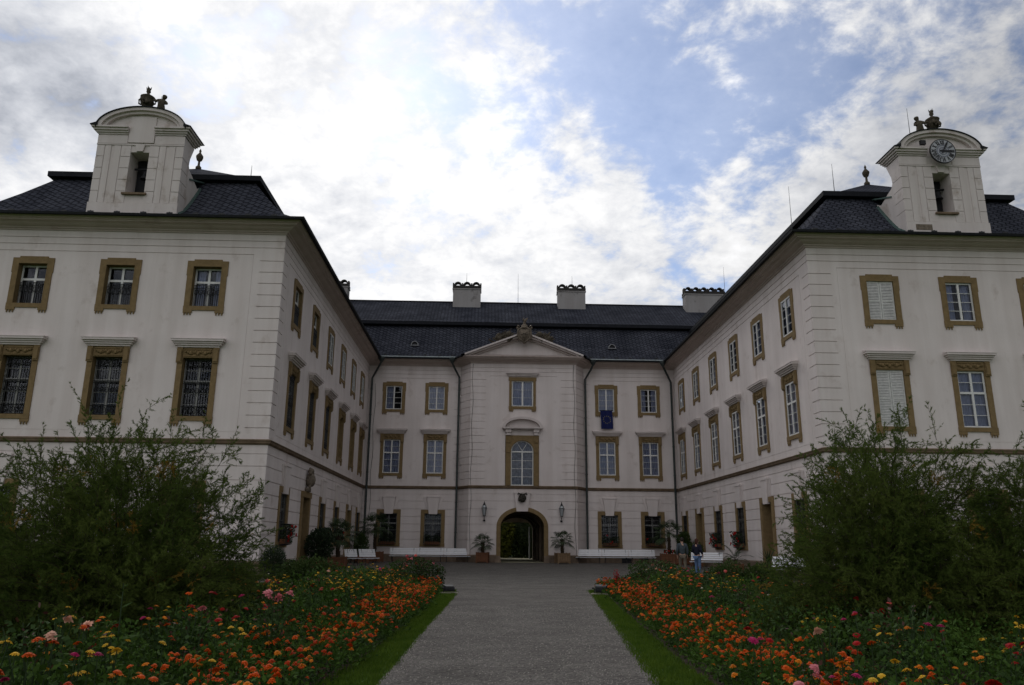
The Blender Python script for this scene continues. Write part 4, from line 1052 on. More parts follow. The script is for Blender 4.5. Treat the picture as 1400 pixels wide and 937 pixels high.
for T0, T1, sgn in ((BLx, PLx, 1), (PRx, BRx, 1)):
    for _ in range(26000):
        y = 5.5 + 22.5 * r.random() ** 1.5
        if y > 27.5: continue
        a, b = interp(T0, y), interp(T1, y); a -= .08; b -= .0
        edge = r.random(); x = a + (b - a) * edge
        x += r.gauss(0, .03)
        pts.append((x, y, .0))
blades('grass_strip', pts, .055, .006, 'short mown grass of the strips between the gravel path and the beds')
pts = []
for _ in range(30000):
    y = 9 + 21 * r.random()
    if r.random() < .6: x = bed_out_l(y) - 7 * r.random()
    else: x = bed_out_r(y) + 6 * r.random()
    pts.append((x, y, 0))
blades('lawn_grass', pts, .07, .009, 'mown lawn grass behind the flower beds')
n = 5200; yy = 5.5 + 14 * rng.random(n) ** 1.6; tt = np.where(rng.random(n) < .6, rng.random(n) ** 3 * .5, rng.random(n)); tt = np.where(rng.random(n) < .5, tt, 1 - tt)
xx = np.array([interp(PLx, y) for y in yy]) * (1 - tt) + np.array([interp(PRx, y) for y in yy]) * tt
Bp = np.stack([xx, yy, np.full(n, .004)], 1); q = rng.uniform(.006, .016, (n, 1)); a = rng.uniform(0, 2, n)
c1 = Bp + q * np.stack([np.cos(a), np.sin(a), 0 * a], 1); c2 = Bp + q * np.stack([np.cos(a + 2.1), np.sin(a + 2.1), 0 * a], 1); c3 = Bp + q * np.stack([np.cos(a + 4.2), np.sin(a + 4.2), 0 * a], 1); tp = Bp + q * np.array([.1, .1, .8])
tag(link('loose_stones', fast_mesh('loose_stones', np.concatenate([np.stack(z, 1).reshape(-1, 3) for z in ((c1, c2, tp), (c2, c3, tp), (c3, c1, tp))]), 3, [mat('loose_stone', (.20, .185, .165), .9, .15, col2=(.34, .315, .28), vscale=30)])), 'loose pebbles lying on the gravel path', kind='stuff')
# undergrowth of the beds: too dense to count
def bed_height(u): return .10 + .46 * min(1, u / 1.7)       # u: distance from the path-side edge
cs = []
for T, fo, sg in ((BLx, bed_out_l, -1), (BRx, bed_out_r, 1)):
    for _ in range(60000):
        y = 3.8 + 24 * r.random() ** 1.35
        e = interp(T, y); o = fo(y); t = r.random(); x = e + (o - e) * t + sg * .05
        u = abs(x - e); h = bed_height(u) * r.uniform(.2, 1.0) * (1 + .35 * math.sin(x * 2.1 + y * 1.3) * math.sin(y * .9) + .3 * math.sin(x * 5.3) * math.sin(y * 3.1 + x))
        cs.append((x, y, max(.02, h)))
A = np.array(cs); n = len(A); uc = LeafList(); leaf_cloud(uc, A, n, np.zeros((n, 3)), .026 + .0032 * A[:, 1:2], .24, .5)
tag(link('undergrowth', fast_mesh('undergrowth', uc.V(), 4, [M['marleaf'], M['roseleaf'], M['redleaf']], np.where(np.sin(A[:, 0] * 3.3) * np.sin(A[:, 1] * 2.2 + 1) > .1, 1, 0) + np.where(np.sin(A[:, 0] * 4.1 + 2) * np.sin(A[:, 1] * 3.7) > .86, 1, 0))), 'dense green undergrowth filling both flower beds', kind='stuff')

# ------------------------------------------------------------------ flowers
def bloom(mb, c, rad, rings=2, np_=9, dome=.55, eye=False, tilt=None):
    """a flower head: rings of petals round a centre; c centre"""
    c = np.array(c); ax = np.array([0, 0, 1.]) if tilt is None else np.array(tilt) / np.linalg.norm(tilt)
    u = np.cross(ax, [.3, .9, .2]); u /= np.linalg.norm(u); v = np.cross(ax, u)
    for k in range(rings):
        rr = rad * (1 - k / rings * .75); hz = rad * dome * (k / max(1, rings)); m = max(4, np_ - k * 2)
        for j in range(m):
            t = 2 * math.pi * (j + .5 * k + rng.uniform(-.15, .15)) / m; w = math.pi / m * 1.15
            d = lambda tt, q, z: c + (u * math.cos(tt) + v * math.sin(tt)) * q + ax * z
            q = rr * rng.uniform(.85, 1.1)
            mb.add([d(t, q * .12, hz + rad * .18), d(t - w, q * .75, hz + rad * .12), d(t, q, hz - rad * .12 + k * rad * .1), d(t + w, q * .75, hz + rad * .12)], [(0, 1, 2, 3)])
    if eye: old = mb.mi; mb.mi = 2; mb.ball(tuple(c + ax * rad * .2), rad * .28, 6, .7); mb.mi = old
    else: mb.ball(tuple(c + ax * rad * dome * .7), rad * .34, 6, .7)
bl_mesh = {}
def bloom_mesh(colr, rings, np_, dome, eye, seed):
    k = (colr, rings, np_, dome, eye, seed)
    if k not in bl_mesh:
        mb = MB(); bloom(mb, (0, 0, 0), 1, rings, np_, dome, eye); bl_mesh[k] = mb.mesh('blossom', [M[colr], M['stem'], M['p_eye']])
    return bl_mesh[k]
def foliage(mb, rad, h, n, L, wr, mi=0):
    a = rng.uniform(0, 6.283, n); q = np.sqrt(rng.random(n)) * rad; z = rng.random(n) ** .8 * h * (1 - .45 * (q / rad) ** 2)
    Cn = np.stack([q * np.cos(a), q * np.sin(a), z + .02], 1); out = np.stack([np.cos(a), np.sin(a), .3 * np.ones(n)], 1) * .7
    mb.mi = mi; leaf_cloud(mb, Cn, n, out, L, wr, .3)
def mari_parts(seed, far):
    rr = random.Random(seed); f = MB(); foliage(f, .25, .36, 170 if not far else 100, .05 if not far else .075, .22)
    sp = []
    for _ in range(rr.randint(13, 20)):
        a = rr.uniform(0, 6.28); q = .25 * math.sqrt(rr.random()); sp.append((q * math.cos(a), q * math.sin(a), .30 + .1 * rr.random() - .22 * (q / .25) ** 2 * .6, rr.uniform(.024, .038)))
    return f, sp
far_m = []
for k in range(10):
    f, sp = mari_parts(100 + k, True)
    for i, (x, y, z, q) in enumerate(sp):
        f.mi = 1 if (i + k) % 4 else 2
        bloom(f, (x, y, z), q * 1.1, 2, 7, .5, False, (rng.uniform(-.4, .4), rng.uniform(-.7, .2), 1))
    far_m.append(f.mesh('marigold', [M['marleaf'], M['p_deep' if k % 5 == 4 else 'p_orange'], M['p_amber' if k % 2 else 'p_deep']]))
near_m = []
for k in range(8):
    f, sp = mari_parts(200 + k, False); near_m.append((f.mesh('foliage', [M['marleaf']]), sp))
def plant_marigold(x, y, side):
    lab = 'bushy orange marigold in the %s border strip beside the gravel path' % side
    grp = 'orange marigolds edging the %s bed' % side
    rz = r.uniform(0, 6.28)
    sc = r.uniform(.7, 1.3)
    if y > 15.6: o = link('marigold', far_m[r.randrange(10)], None, (x, y, 0), rz)
    else:
        me, sp = near_m[r.randrange(8)]; o = empty('marigold', (x, y, 0), rz); link('foliage', me, o)
        col = r.choice(['p_orange', 'p_orange', 'p_deep'])
        for i, (a, b, z, q) in enumerate(sp[:11]):
            c = link('blossom', bloom_mesh(col if i % 4 else 'p_amber', 3, 9, .6, False, i % 3), o, (a, b, z), r.uniform(0, 6)); c.scale = (q, q, q)
            c.rotation_euler = (r.uniform(-.1, .6), r.uniform(-.3, .3), r.uniform(0, 6))
    o.scale = (sc,) * 3; tag(o, lab, 'marigold', grp)
for T, sg, side, y0 in ((BLx, -1, 'left', 5.6), (BRx, 1, 'right', 5.6)):
    cnt = 0; y = y0
    rows = (.2, .55, .92, 1.3)
    while y < 26.6 and cnt < 150:
        for k, off in enumerate(rows):
            if k == 3 and (int(y * 2.3) % 2): continue
            if cnt >= 150: break
            if math.sin(y * 1.9 + k * 2.1) > .94: continue
            plant_marigold(interp(T, y) + sg * (off + r.uniform(-.1, .1)), y + r.uniform(-.15, .15) + (k % 2) * .22, side); cnt += 1
        y += .44
# zinnias, tickseed and other single flowers on stems
def stem_flower(name, x, y, h, colr, size, nb, label, cat, group, leafm='marleaf', rings=3, eye=False, spread=.14, nleaf=40, ll=.07):
    f = MB(); f.mi = 1; tops = []
    for k in range(nb):
        a = r.uniform(0, 6.28); q = spread * r.random() * (0 if nb == 1 else 1); hh = h * (1 if k == 0 else r.uniform(.7, .98))
        tx, ty = q * math.cos(a), q * math.sin(a); f.tube([(tx * .2, ty * .2, 0), (tx * .6, ty * .6, hh * .6), (tx, ty, hh)], [.007, .005, .004], 4); tops.append((tx, ty, hh))
    a = rng.uniform(0, 6.283, nleaf); z = rng.random(nleaf) * h * .85; q = spread * .6 * rng.random(nleaf)
    Cn = np.stack([q * np.cos(a), q * np.sin(a), z], 1); f.mi = 0
    leaf_cloud(f, Cn, nleaf, np.stack([np.cos(a), np.sin(a), .2 * np.ones(nleaf)], 1), ll, .27, .2)
    o = f.build(name, [M[leafm], M['stem']]); o.location = (x, y, 0)
    for i, (tx, ty, hh) in enumerate(tops):
        c = link('blossom', bloom_mesh(colr, rings, 11, .45, eye, i % 3), o, (tx, ty, hh)); s = size * r.uniform(.85, 1.1); c.scale = (s, s, s * .8)
        c.rotation_euler = (r.uniform(.0, .55), r.uniform(-.3, .3), r.uniform(0, 6))
    return tag(o, label, cat, group)
CN = {'p_orange': 'orange', 'p_deep': 'deep orange', 'p_yellow': 'yellow', 'p_red': 'red', 'p_magenta': 'magenta', 'p_pink': 'pink', 'p_peach': 'peach', 'p_amber': 'amber', 'p_coral': 'coral', 'p_white': 'creamy white'}
def back(px, py, z):         # where a flower head of height z seen at px, py stands
    F = 1070.24; hy = 743.9 + .0085 * (px - 700); d = (1.42 - z) * F / (py - hy); 
    d *= .985
    return (px - 662) / F * d * .985 + .0, d
near = [(11, 901, 'p_orange', .05, .62), (4, 917, 'p_orange', .035, .58), (12, 929, 'p_orange', .05, .5), (49, 896, 'p_orange', .042, .62), (83, 877, 'p_orange', .05, .66), (92, 859, 'p_orange', .05, .74), (112, 862, 'p_orange', .04, .72),
        (143, 863, 'p_orange', .036, .7), (148, 843, 'p_orange', .03, .82), (141, 876, 'p_magenta', .042, .64), (160, 873, 'p_yellow', .036, .65), (170, 876, 'p_magenta', .038, .63), (66, 875, 'p_yellow', .036, .66), (193, 871, 'p_yellow', .04, .64),
        (198, 897, 'p_orange', .036, .58), (212, 890, 'p_orange', .03, .6), (228, 902, 'p_orange', .034, .56), (244, 905, 'p_orange', .034, .54), (95, 923, 'p_orange', .034, .55), (250, 863, 'p_yellow', .036, .62), (315, 884, 'p_yellow', .034, .62), (282, 820, 'p_red', .05, .72), (310, 804, 'p_red', .05, .74), (345, 807, 'p_magenta', .05, .74), (318, 836, 'p_red', .045, .66), (340, 833, 'p_red', .045, .66), (335, 845, 'p_yellow', .035, .64), (296, 822, 'p_pink', .05, .78), (352, 853, 'p_yellow', .04, .62), (348, 847, 'p_yellow', .036, .6),
        (1156, 867, 'p_red', .035, .66), (1176, 867, 'p_orange', .042, .66), (1134, 891, 'p_amber', .036, .58), (1205, 889, 'p_yellow', .036, .6), (1220, 900, 'p_yellow', .036, .58), (1152, 906, 'p_magenta', .04, .56), (1119, 907, 'p_magenta', .03, .54), (1074, 916, 'p_pink', .045, .52), (1173, 911, 'p_yellow', .036, .56), (1185, 906, 'p_yellow', .03, .57), (1239, 908, 'p_yellow', .034, .58), (1334, 917, 'p_red', .055, .66), (1343, 934, 'p_orange', .045, .58), (1250, 934, 'p_yellow', .04, .52), (1269, 920, 'p_yellow', .032, .56), (1040, 863, 'p_red', .045, .6), (1012, 849, 'p_red', .05, .62), (1018, 863, 'p_magenta', .055, .58), (1027, 862, 'p_magenta', .05, .58), (975, 826, 'p_red', .06, .62), (966, 810, 'p_magenta', .055, .7)]
words_n = ['low', 'tall', 'wide', 'nodding', 'ruffled', 'small', 'open', 'flat', 'full']
for i, (px, py, colr, size, z) in enumerate(near):
    x, y = back(px, py, z); side = 'left' if px < 700 else 'right'
    stem_flower('zinnia', x, y, z, colr, size, 1, '%s zinnia on a tall stem in the outer part of the %s bed' % (CN[colr], side), 'zinnia', '%s zinnias in the %s bed' % (CN[colr], side), rings=3, nleaf=30, ll=.075)
kinds = [('p_yellow', 'tickseed', True, .03, 7), ('p_amber', 'tickseed', True, .03, 6), ('p_red', 'zinnia', False, .04, 2), ('p_magenta', 'zinnia', False, .04, 2), ('p_orange', 'zinnia', False, .036, 3), ('p_white', 'zinnia', False, .035, 2), ('p_coral', 'zinnia', False, .04, 2)]
wts = [9, 4, 3, 2, 4, 1, 2]
for sg, T, fo, side, n in ((-1, BLx, bed_out_l, 'left', 115), (1, BRx, bed_out_r, 'right', 100)):
    for _ in range(n):
        y = r.uniform(5.2, 26); e, o = interp(T, y), fo(y); t = r.uniform(.38, .98)
        c, nm, eye, sz, nb = r.choices(kinds, wts)[0]
        if y > 15 and side == 'left' and t > .4 and r.random() < .5: c, nm, eye, sz, nb = kinds[r.choice([0, 0, 1])]
        stem_flower(nm, e + (o - e) * t, y, r.uniform(.5, .82), c, sz * (1.15 if y > 14 else 1), nb, '%s %s clump among the leaves of the %s bed' % (CN[c], nm, side), nm, '%s %s clumps in the %s bed' % (CN[c], nm, side), rings=2 if eye else 3, eye=eye, spread=.22, nleaf=60, ll=.065)
# roses
def rose(x, y, h, cols, nb, label, group=None, spread=.34, nl=260, leafm='roseleaf', size=.05, redtips=True):
    f = MB(); f.mi = 1; tops = []
    for k in range(7):
        a = r.uniform(0, 6.28); q = spread * r.uniform(.2, 1); hh = h * r.uniform(.72, 1.0); tx, ty = q * math.cos(a), q * math.sin(a)
        f.tube([(tx * .12, ty * .12, 0), (tx * .55, ty * .55, hh * .55), (tx, ty, hh)], [.009, .007, .004], 4); tops.append((tx, ty, hh))
    a = rng.uniform(0, 6.283, nl); z = (.25 + .72 * rng.random(nl)) * h; q = spread * np.sqrt(rng.random(nl))
    Cn = np.stack([q * np.cos(a), q * np.sin(a), z * (1 - .15 * (q / spread) ** 2)], 1); f.mi = 0
    m = nl if not redtips else int(nl * .85)
    leaf_cloud(f, Cn[:m], m, np.stack([np.cos(a[:m]), np.sin(a[:m]), .1 * np.ones(m)], 1), .062, .34, .1)
    if redtips: f.mi = 2; leaf_cloud(f, Cn[m:] + np.array([0, 0, .06]), nl - m, np.stack([np.cos(a[m:]), np.sin(a[m:]), .4 * np.ones(nl - m)], 1), .055, .3, .3)
    o = f.build('rose_bush', [M[leafm], M['stem'], M['redleaf']]); o.location = (x, y, 0)
    for i in range(nb):
        tx, ty, hh = tops[i % 7]; c = link('blossom', bloom_mesh(cols[i % len(cols)], 4, 9, .75, False, i % 3), o, (tx + r.uniform(-.04, .04), ty, hh + .01)); s = size * r.uniform(.85, 1.15); c.scale = (s,) * 3
        c.rotation_euler = (r.uniform(.1, .8), r.uniform(-.4, .4), r.uniform(0, 6))
    return tag(o, label, 'rose bush', group)
rose(-2.35, 9.3, .9, ['p_pink'], 3, 'rose bush with large pink blooms standing tall in the left bed', size=.065, spread=.2)
rose(-2.25, 25.6, 1.05, ['p_coral', 'p_pink'], 6, 'dark rose bush with coral blooms at the court end of the left bed', spread=.62, nl=2400, size=.07)
rose(-1.75, 26.2, .85, ['p_pink', 'p_white'], 3, 'rose bush with pale pink blooms closing the left bed by the spotlight', spread=.5, nl=1800, size=.06)
rose(5.15, 24.8, 1.05, ['p_peach'], 2, 'dark rose bush with peach buds at the court end of the right bed', spread=.72, nl=2800, size=.06)
rose(3.35, 8.1, .72, ['p_peach'], 1, 'rose bush with one peach bloom in the right bed near the feathery shrub', spread=.18, size=.05, nl=90)
rose(2.62, 6.5, .5, ['p_pink'], 2, 'low rose bush with pink blooms at the front of the right bed', spread=.16, size=.05, nl=80)
for i in range(28):
    y = 6.2 + i * .68 + r.uniform(-.3, .3)
    t = r.uniform(.42, .85); side = i % 2
    x = (interp(BLx, y) * (1 - t) + bed_out_l(y) * t) if side == 0 else (interp(BRx, y) * (1 - t) + bed_out_r(y) * t)
    rose(x, y, r.uniform(.66, 1.0), [r.choice(['p_red', 'p_coral', 'p_peach', 'p_magenta'])], r.choice([0, 1, 2]), 'leafy rose bush with reddish tips among the flowers of the %s bed' % ('left' if side == 0 else 'right'), 'rose bushes in the %s bed' % ('left' if side == 0 else 'right'), spread=.32, nl=190)
# spike plants
f = MB(); f.mi = 1
for k in range(5):
    x0, y0 = r.uniform(-.14, .14), r.uniform(-.1, .1); f.mi = 1; f.tube([(x0, y0, 0), (x0, y0, .55)], .006, 4)
    f.mi = 2
    for j in range(14): f.ball((x0 + r.uniform(-.03, .03), y0 + r.uniform(-.03, .03), r.uniform(-.02, .02) + .36 + j * .028), .026 * (1 - j * .05), 5)
f.mi = 0; foliage(f, .25, .5, 120, .09, .3)
o = f.build('red_salvia', [M['roseleaf'], M['stem'], mat('salvia_red', (.24, .006, .008), .6, .2, var=.3, vscale=30)]); o.location = (3.95, 24.0, 0)
tag(o, 'red spiky salvia at the court end of the right bed beside the spotlight', 'salvia')
f = MB(); f.mi = 1; f.tube([(0, 0, 0), (.01, 0, .6), (0, 0, 1.05)], [.012, .009, .005], 5); f.mi = 0
for k, (z, L) in enumerate(((.3, .17), (.4, .2), (.5, .19), (.58, .2), (.68, .16), (.76, .14), (.84, .1), (.92, .08), (.98, .06), (1.02, .05), (1.04, .04))):
    a = k * 2.2; D = np.array([[math.cos(a) * L, math.sin(a) * L, L * (.5 - .35 * (k < 5))]]); wv = np.array([[-math.sin(a), math.cos(a), .35]]) * L * .17
    leaf_arr(f, np.array([[0, 0, z]]), D, wv)
o = f.build('tall_weed', [M['marleaf'], M['stem']]); o.location = (-3.25, 7.5, 0)
tag(o, 'tall pale green leafy stalk rising above the flowers of the left bed', 'plant')

# ------------------------------------------------------------------ big feathery shrubs
def feathery(name, loc, seed, rx, h, nspray, label, yellow=.06):
    """arching stems inside a rounded dome of fine drooping sprays, thin leaders above it"""
    rr = np.random.default_rng(seed); wood = MB(); O = []; Gd = []; Ln = []
    nz = lambda v: v / np.linalg.norm(v)
    def shell(az, el):
        lump = 1 + .13 * math.sin(az * 3 + seed) * math.cos(el * 4) + .10 * math.sin(az * 5 + el * 6 + seed * 2) + .07 * math.sin(az * 9 + el * 3)
        return np.array([math.cos(az) * math.cos(el) * rx, math.sin(az) * math.cos(el) * rx, math.sin(el) * h]) * lump
    for k in range(30):                                        # woody stems
        az, el = rr.uniform(0, 6.283), rr.uniform(.15, 1.45); e = shell(az, el) * rr.uniform(.75, .98); b = np.array([e[0] * .12, e[1] * .12, 0.])
        m = np.array([e[0] * .45 + rr.normal() * .12, e[1] * .45 + rr.normal() * .12, max(e[2] * .72 + .25, .4)])
        P = [(1 - t) ** 2 * b + 2 * t * (1 - t) * m + t * t * e for t in np.linspace(0, 1, 10)]
        wood.tube([tuple(q) for q in P], [.024 * (1 - t) + .004 for t in np.linspace(0, 1, 10)], 5)
    def spray(p, d, L, nside, plen, bend, r0):
        P = [p]
        for q in range(5): d = nz(d + rr.normal(size=3) * .10 + np.array([0, 0, -bend])); P.append(P[-1] + d * L / 5)
        wood.tube([tuple(q) for q in P], [r0, r0 * .8, r0 * .7, r0 * .6, r0 * .5, r0 * .3], 3, False)
        for q in range(nside):
            t = (q + rr.random()) / nside * 5; k = min(int(t), 4); ax = nz(P[k + 1] - P[k])
            O.append(P[k] + (P[k + 1] - P[k]) * (t - k)); Gd.append(nz(ax * .8 + rr.normal(size=3) * .5 + np.array([0, 0, -.05]))); Ln.append(plen * rr.uniform(.6, 1.2) * (1.25 - t / 5))
    for k in range(nspray):
        az = rr.uniform(0, 6.283); el = math.asin(rr.uniform(-.02, 1)); f = rr.random() ** .42
        p = shell(az, el) * f
        if p[2] < .06: p = np.array([p[0], p[1], .06 + .3 * rr.random()])
        out = nz(np.array([math.cos(az) * math.cos(el), math.sin(az) * math.cos(el), math.sin(el) + .35]))
        spray(p, nz(out + rr.normal(size=3) * .45), rr.uniform(.3, .62), 14, .15, .10, .0045)
    for k in range(26):                                        # thin wispy leaders
        az = rr.uniform(0, 6.283); el = rr.uniform(.45, 1.5); p = shell(az, el) * .93
        d = nz(np.array([math.cos(az) * .35, math.sin(az) * .35, 1.0]) + rr.normal(size=3) * .12)
        spray(p, d, rr.uniform(.4, .85), 16, .085, -.01, .004)
    O, Gd, Ln = np.array(O), np.array(Gd), np.array(Ln); NN = 20
    t = rr.random((len(O), NN)); base = O[:, None, :] + Gd[:, None, :] * (t * Ln[:, None])[:, :, None]
    nd = Gd[:, None, :] * .9 + rr.normal(size=(len(O), NN, 3)) * .38; nd /= np.linalg.norm(nd, axis=2, keepdims=True)
    nl = rr.uniform(.02, .056, (len(O), NN, 1)); base = base.reshape(-1, 3); tip = base + (nd * nl).reshape(-1, 3)
    w = np.cross(nd.reshape(-1, 3), rr.normal(size=(len(base), 3))); w /= np.linalg.norm(w, axis=1, keepdims=True); w *= .0038
    clump = np.sin(base[:, 0] * 4.1 + seed) * np.sin(base[:, 1] * 3.3) * np.sin(base[:, 2] * 4.1 + 1)
    ye = clump > (1 - yellow * 2.2)
    root = empty(name, loc, 0, label, 'shrub', 'feathery shrubs')
    wood.build('branches', M['bark'], root)
    link('foliage', fast_mesh('foliage', np.stack([base - w, base + w, tip], 1).reshape(-1, 3), 3, [M['tam'], M['tamy']], ye.astype(np.int32)), root)
    return root
feathery('feathery_shrub', (-5.45, 12.3, 0), 11, 1.95, 2.85, 3300, 'big feathery shrub with wispy upright tips on the left lawn in front of the wing', yellow=.10)
feathery('feathery_shrub', (-8.8, 12.6, 0), 12, 1.9, 2.5, 2800, 'lower feathery shrub cut by the left edge of the photo')
feathery('feathery_shrub', (6.1, 11.9, 0), 31, 1.55, 2.9, 3200, 'big feathery shrub behind the right bed hiding the wing corner', yellow=.06)
feathery('feathery_shrub', (8.5, 11.2, 0), 14, 1.75, 2.6, 2900, 'feathery shrub cut by the right edge of the photo')

# ------------------------------------------------------------------ bushes, topiary, hedges
def bush(name, loc, rx, ry, h, n, L, leafm, label, cat='bush', group=None, z0=0., lump=.18, stems=True, wr=.33, core=False):
    root = empty(name, loc, 0, label, cat, group)
    th = rng.uniform(0, 2 * math.pi, n); ph = np.arccos(rng.uniform(-1, 1, n)); q = rng.random(n) ** .35
    lum = 1 + lump * np.sin(th * 3 + ph * 4 + rx) * np.sin(ph * 5 + th * 2) + lump * .6 * np.sin(th * 7 + 1) * np.sin(ph * 8)
    o = np.stack([np.sin(ph) * np.cos(th), np.sin(ph) * np.sin(th), np.cos(ph)], 1)
    Cn = o * (q * lum)[:, None] * np.array([rx, ry, h / 2]) + np.array([0, 0, z0 + h / 2]); Cn = Cn[Cn[:, 2] > .03]; m = len(Cn); o = Cn - np.array([0, 0, z0 + h / 2]); o /= np.linalg.norm(o, axis=1, keepdims=True)
    f = MB(); leaf_cloud(f, Cn, m, o, L, wr, .25); f.build('foliage', M[leafm], root)
    if core:
        s = MB(); s.ball((0, 0, h / 2), 1, 14, h * .46, rx * .86, ry * .86); s.build('inner_growth', M['darkleaf'], root, True)
    elif stems:
        s = MB()
        for k in range(7):
            a = k * .9; s.tube([(.08 * math.cos(a), .08 * math.sin(a), 0), (rx * .3 * math.cos(a), ry * .3 * math.sin(a), z0 + h * .4), (rx * .6 * math.cos(a), ry * .6 * math.sin(a), z0 + h * .75)], [.02, .014, .006], 5)
        s.build('stems', M['bark'], root)
    return root
bush('round_bush', (-5.05, 23.2, 0), .9, .85, 1.0, 6500, .07, 'bushleaf', 'broad green bush where the left lawn meets the bed end', lump=.2)
bush('round_bush', (-7.1, 23.8, 0), .58, .58, .85, 3400, .06, 'bushleaf', 'yellowish bush on the left lawn beside the wing corner')
bush('round_bush', (6.75, 22.6, 0), .55, .6, .98, 3800, .065, 'bushleaf', 'green bush behind the right bed nearest the walking couple', lump=.2)
bush('round_bush', (7.65, 22.4, 0), .62, .6, .96, 4200, .065, 'bushleaf', 'green bush behind the right bed beside the feathery shrub', lump=.2)
bush('clipped_box', (-8.5, 33.0, 0), .52, .52, 1.3, 8000, .05, 'darkleaf', 'dark clipped egg-shaped box bush before the left wing corner', lump=.04)
def tub(root, w, h, m, z0=0.):
    mb = MB(); t = w / 2
    n = 5
    for k in range(n):
        a = -t + w * k / n + .008; b = -t + w * (k + 1) / n - .008
        mb.box(a, b, -t, -t + .03, z0 + .06, z0 + h); mb.box(a, b, t - .03, t, z0 + .06, z0 + h)
        mb.box(-t, -t + .03, a, b, z0 + .061, z0 + h - .001); mb.box(t - .03, t, a, b, z0 + .061, z0 + h - .001)
    for a in (-1, 1):
        for b in (-1, 1): mb.box(a * t - .04, a * t + .04, b * t - .04, b * t + .04, z0, z0 + h + .03)
    for z in (.12, h - .1):
        mb.box(-t - .02, t + .02, -t - .02, -t - .001, z0 + z, z0 + z + .06); mb.box(-t - .02, t + .02, t + .001, t + .02, z0 + z, z0 + z + .06)
    mb.mi = 1; mb.box(-t + .031, t - .031, -t + .031, t - .031, z0 + .1, z0 + h - .06)
    return mb.build('planter', [m, M['soil']], root)
def fan_palm(loc, zt, crown, nf, label, m='planter', w=.8, ph=.75, tubcat='potted palm', seed=0, group='palms in wooden tubs'):
    rr = random.Random(seed); root = empty('potted_palm', loc, rr.uniform(-.2, .2), label, tubcat, group)
    tub(root, w, ph, M[m])
    mb = MB(); ht = zt - crown * .75
    pts = [(0.02 * math.sin(k * 2), 0.02 * math.cos(k), ph - .1 + (ht - ph + .1) * k / 6) for k in range(7)]
    mb.tube(pts, [.11, .12, .12, .11, .12, .13, .1], 8)
    for k in range(60):
        z = ph + (ht - ph) * rr.random(); a = rr.uniform(0, 6.28); mb.tube([(.1 * math.cos(a), .1 * math.sin(a), z), (.16 * math.cos(a), .16 * math.sin(a), z + .1)], [.02, .004], 3)
    mb.build('trunk', M['palmtrunk'], root)
    f = MB()
    for k in range(nf):
        a = k * 2.4 + rr.uniform(-.2, .2); el = R(75) - R(105) * (k / nf) ; L = crown * rr.uniform(.5, .68)
        d = np.array([math.cos(a) * math.cos(el), math.sin(a) * math.cos(el), math.sin(el)]); o = np.array([0, 0, ht]); q = o + d * L * .5; q2 = o + d * L + np.array([0, 0, -.12 * L])
        f.tube([tuple(o), tuple(q), tuple(q2)], [.014, .011, .008], 4)
        d2 = (q2 - q); d2 /= np.linalg.norm(d2); s = np.cross(d2, [0, 0, 1]); s /= np.linalg.norm(s) + 1e-9; up = np.cross(s, d2)
        nbl = 15
        for b in range(nbl):
            t = R(-105) + R(210) * b / (nbl - 1); e = d2 * math.cos(t) + s * math.sin(t); e = e - np.array([0, 0, .22]); bl = crown * .46 * (.65 + .35 * math.cos(t * .7))
            mid = q2 + e * bl * .6 + up * .03; tip = q2 + e * bl + np.array([0, 0, -.12 * bl - .05]); wv = np.cross(e, up) * .022 * (crown / .9)
            f.add([q2, mid + wv, tip, mid - wv], [(0, 1, 2, 3)])
    f.build('fronds', M['palm'], root)
    return root
fan_palm((-.13, 57.75, .13), 2.1, .95, 20, 'short fan palm in a red-brown tub to the left of the archway', 'planter', .78, .72, seed=1)
fan_palm((5.55, 57.75, .13), 2.35, 1.0, 20, 'fan palm in a pale wooden tub to the right of the archway', 'planter_l', .86, .72, seed=2)
fan_palm((-7.75, 57.4, .13), 3.5, 1.35, 26, 'tall fan palm in a tub at the left inner corner of the court', 'planter', 1.0, .72, seed=3)
p = fan_palm((13.0, 56.6, .12), 3.15, 1.3, 22, 'fan palm over red flowers in a wide tub at the right inner corner', 'planter', 1.15, .75, seed=4)
mb = MB()
for k in range(60):
    a = r.uniform(0, 6.28); q = .5 * math.sqrt(r.random()); mb.mi = 0 if k % 3 else 1
    mb.ball((q * math.cos(a), q * math.sin(a), .8 + .2 * r.random()), .05, 5)
mb.build('flowers', [M['bushleaf'], M['p_red']], p)
fan_palm((-8.3, 46.2, .05), 2.75, 1.25, 26, 'bushy fan palm in a tub beside the left slatted bench', 'planter', .9, .6, seed=5)
def leafy_tub(loc, w, ph, rx, h, n, L, leafm, label, group='leafy plants in tubs'):
    root = bush('potted_shrub', loc, rx, rx, h, n, L, leafm, label, 'potted shrub', group, z0=ph - .1, lump=.08); tub(root, w, ph, M['planter']); return root
leafy_tub((-8.5, 41.9, .02), .7, .5, .72, 1.75, 4200, .11, 'darkleaf', 'dark glossy laurel in a tub beside the left wing door with the crest')
leafy_tub((14.0, 56.3, .12), .6, .5, .5, 1.9, 2400, .11, 'bushleaf', 'tall green shrub in a tub behind the walking couple')
leafy_tub((13.95, 53.0, .1), .6, .5, .45, 1.2, 1500, .1, 'bushleaf', 'low green shrub in a tub beside the far bench of the right wing')
leafy_tub((-8.5, 56.0, .12), .6, .5, .5, 1.5, 2000, .11, 'bushleaf', 'green shrub in a tub under the last left wing window')
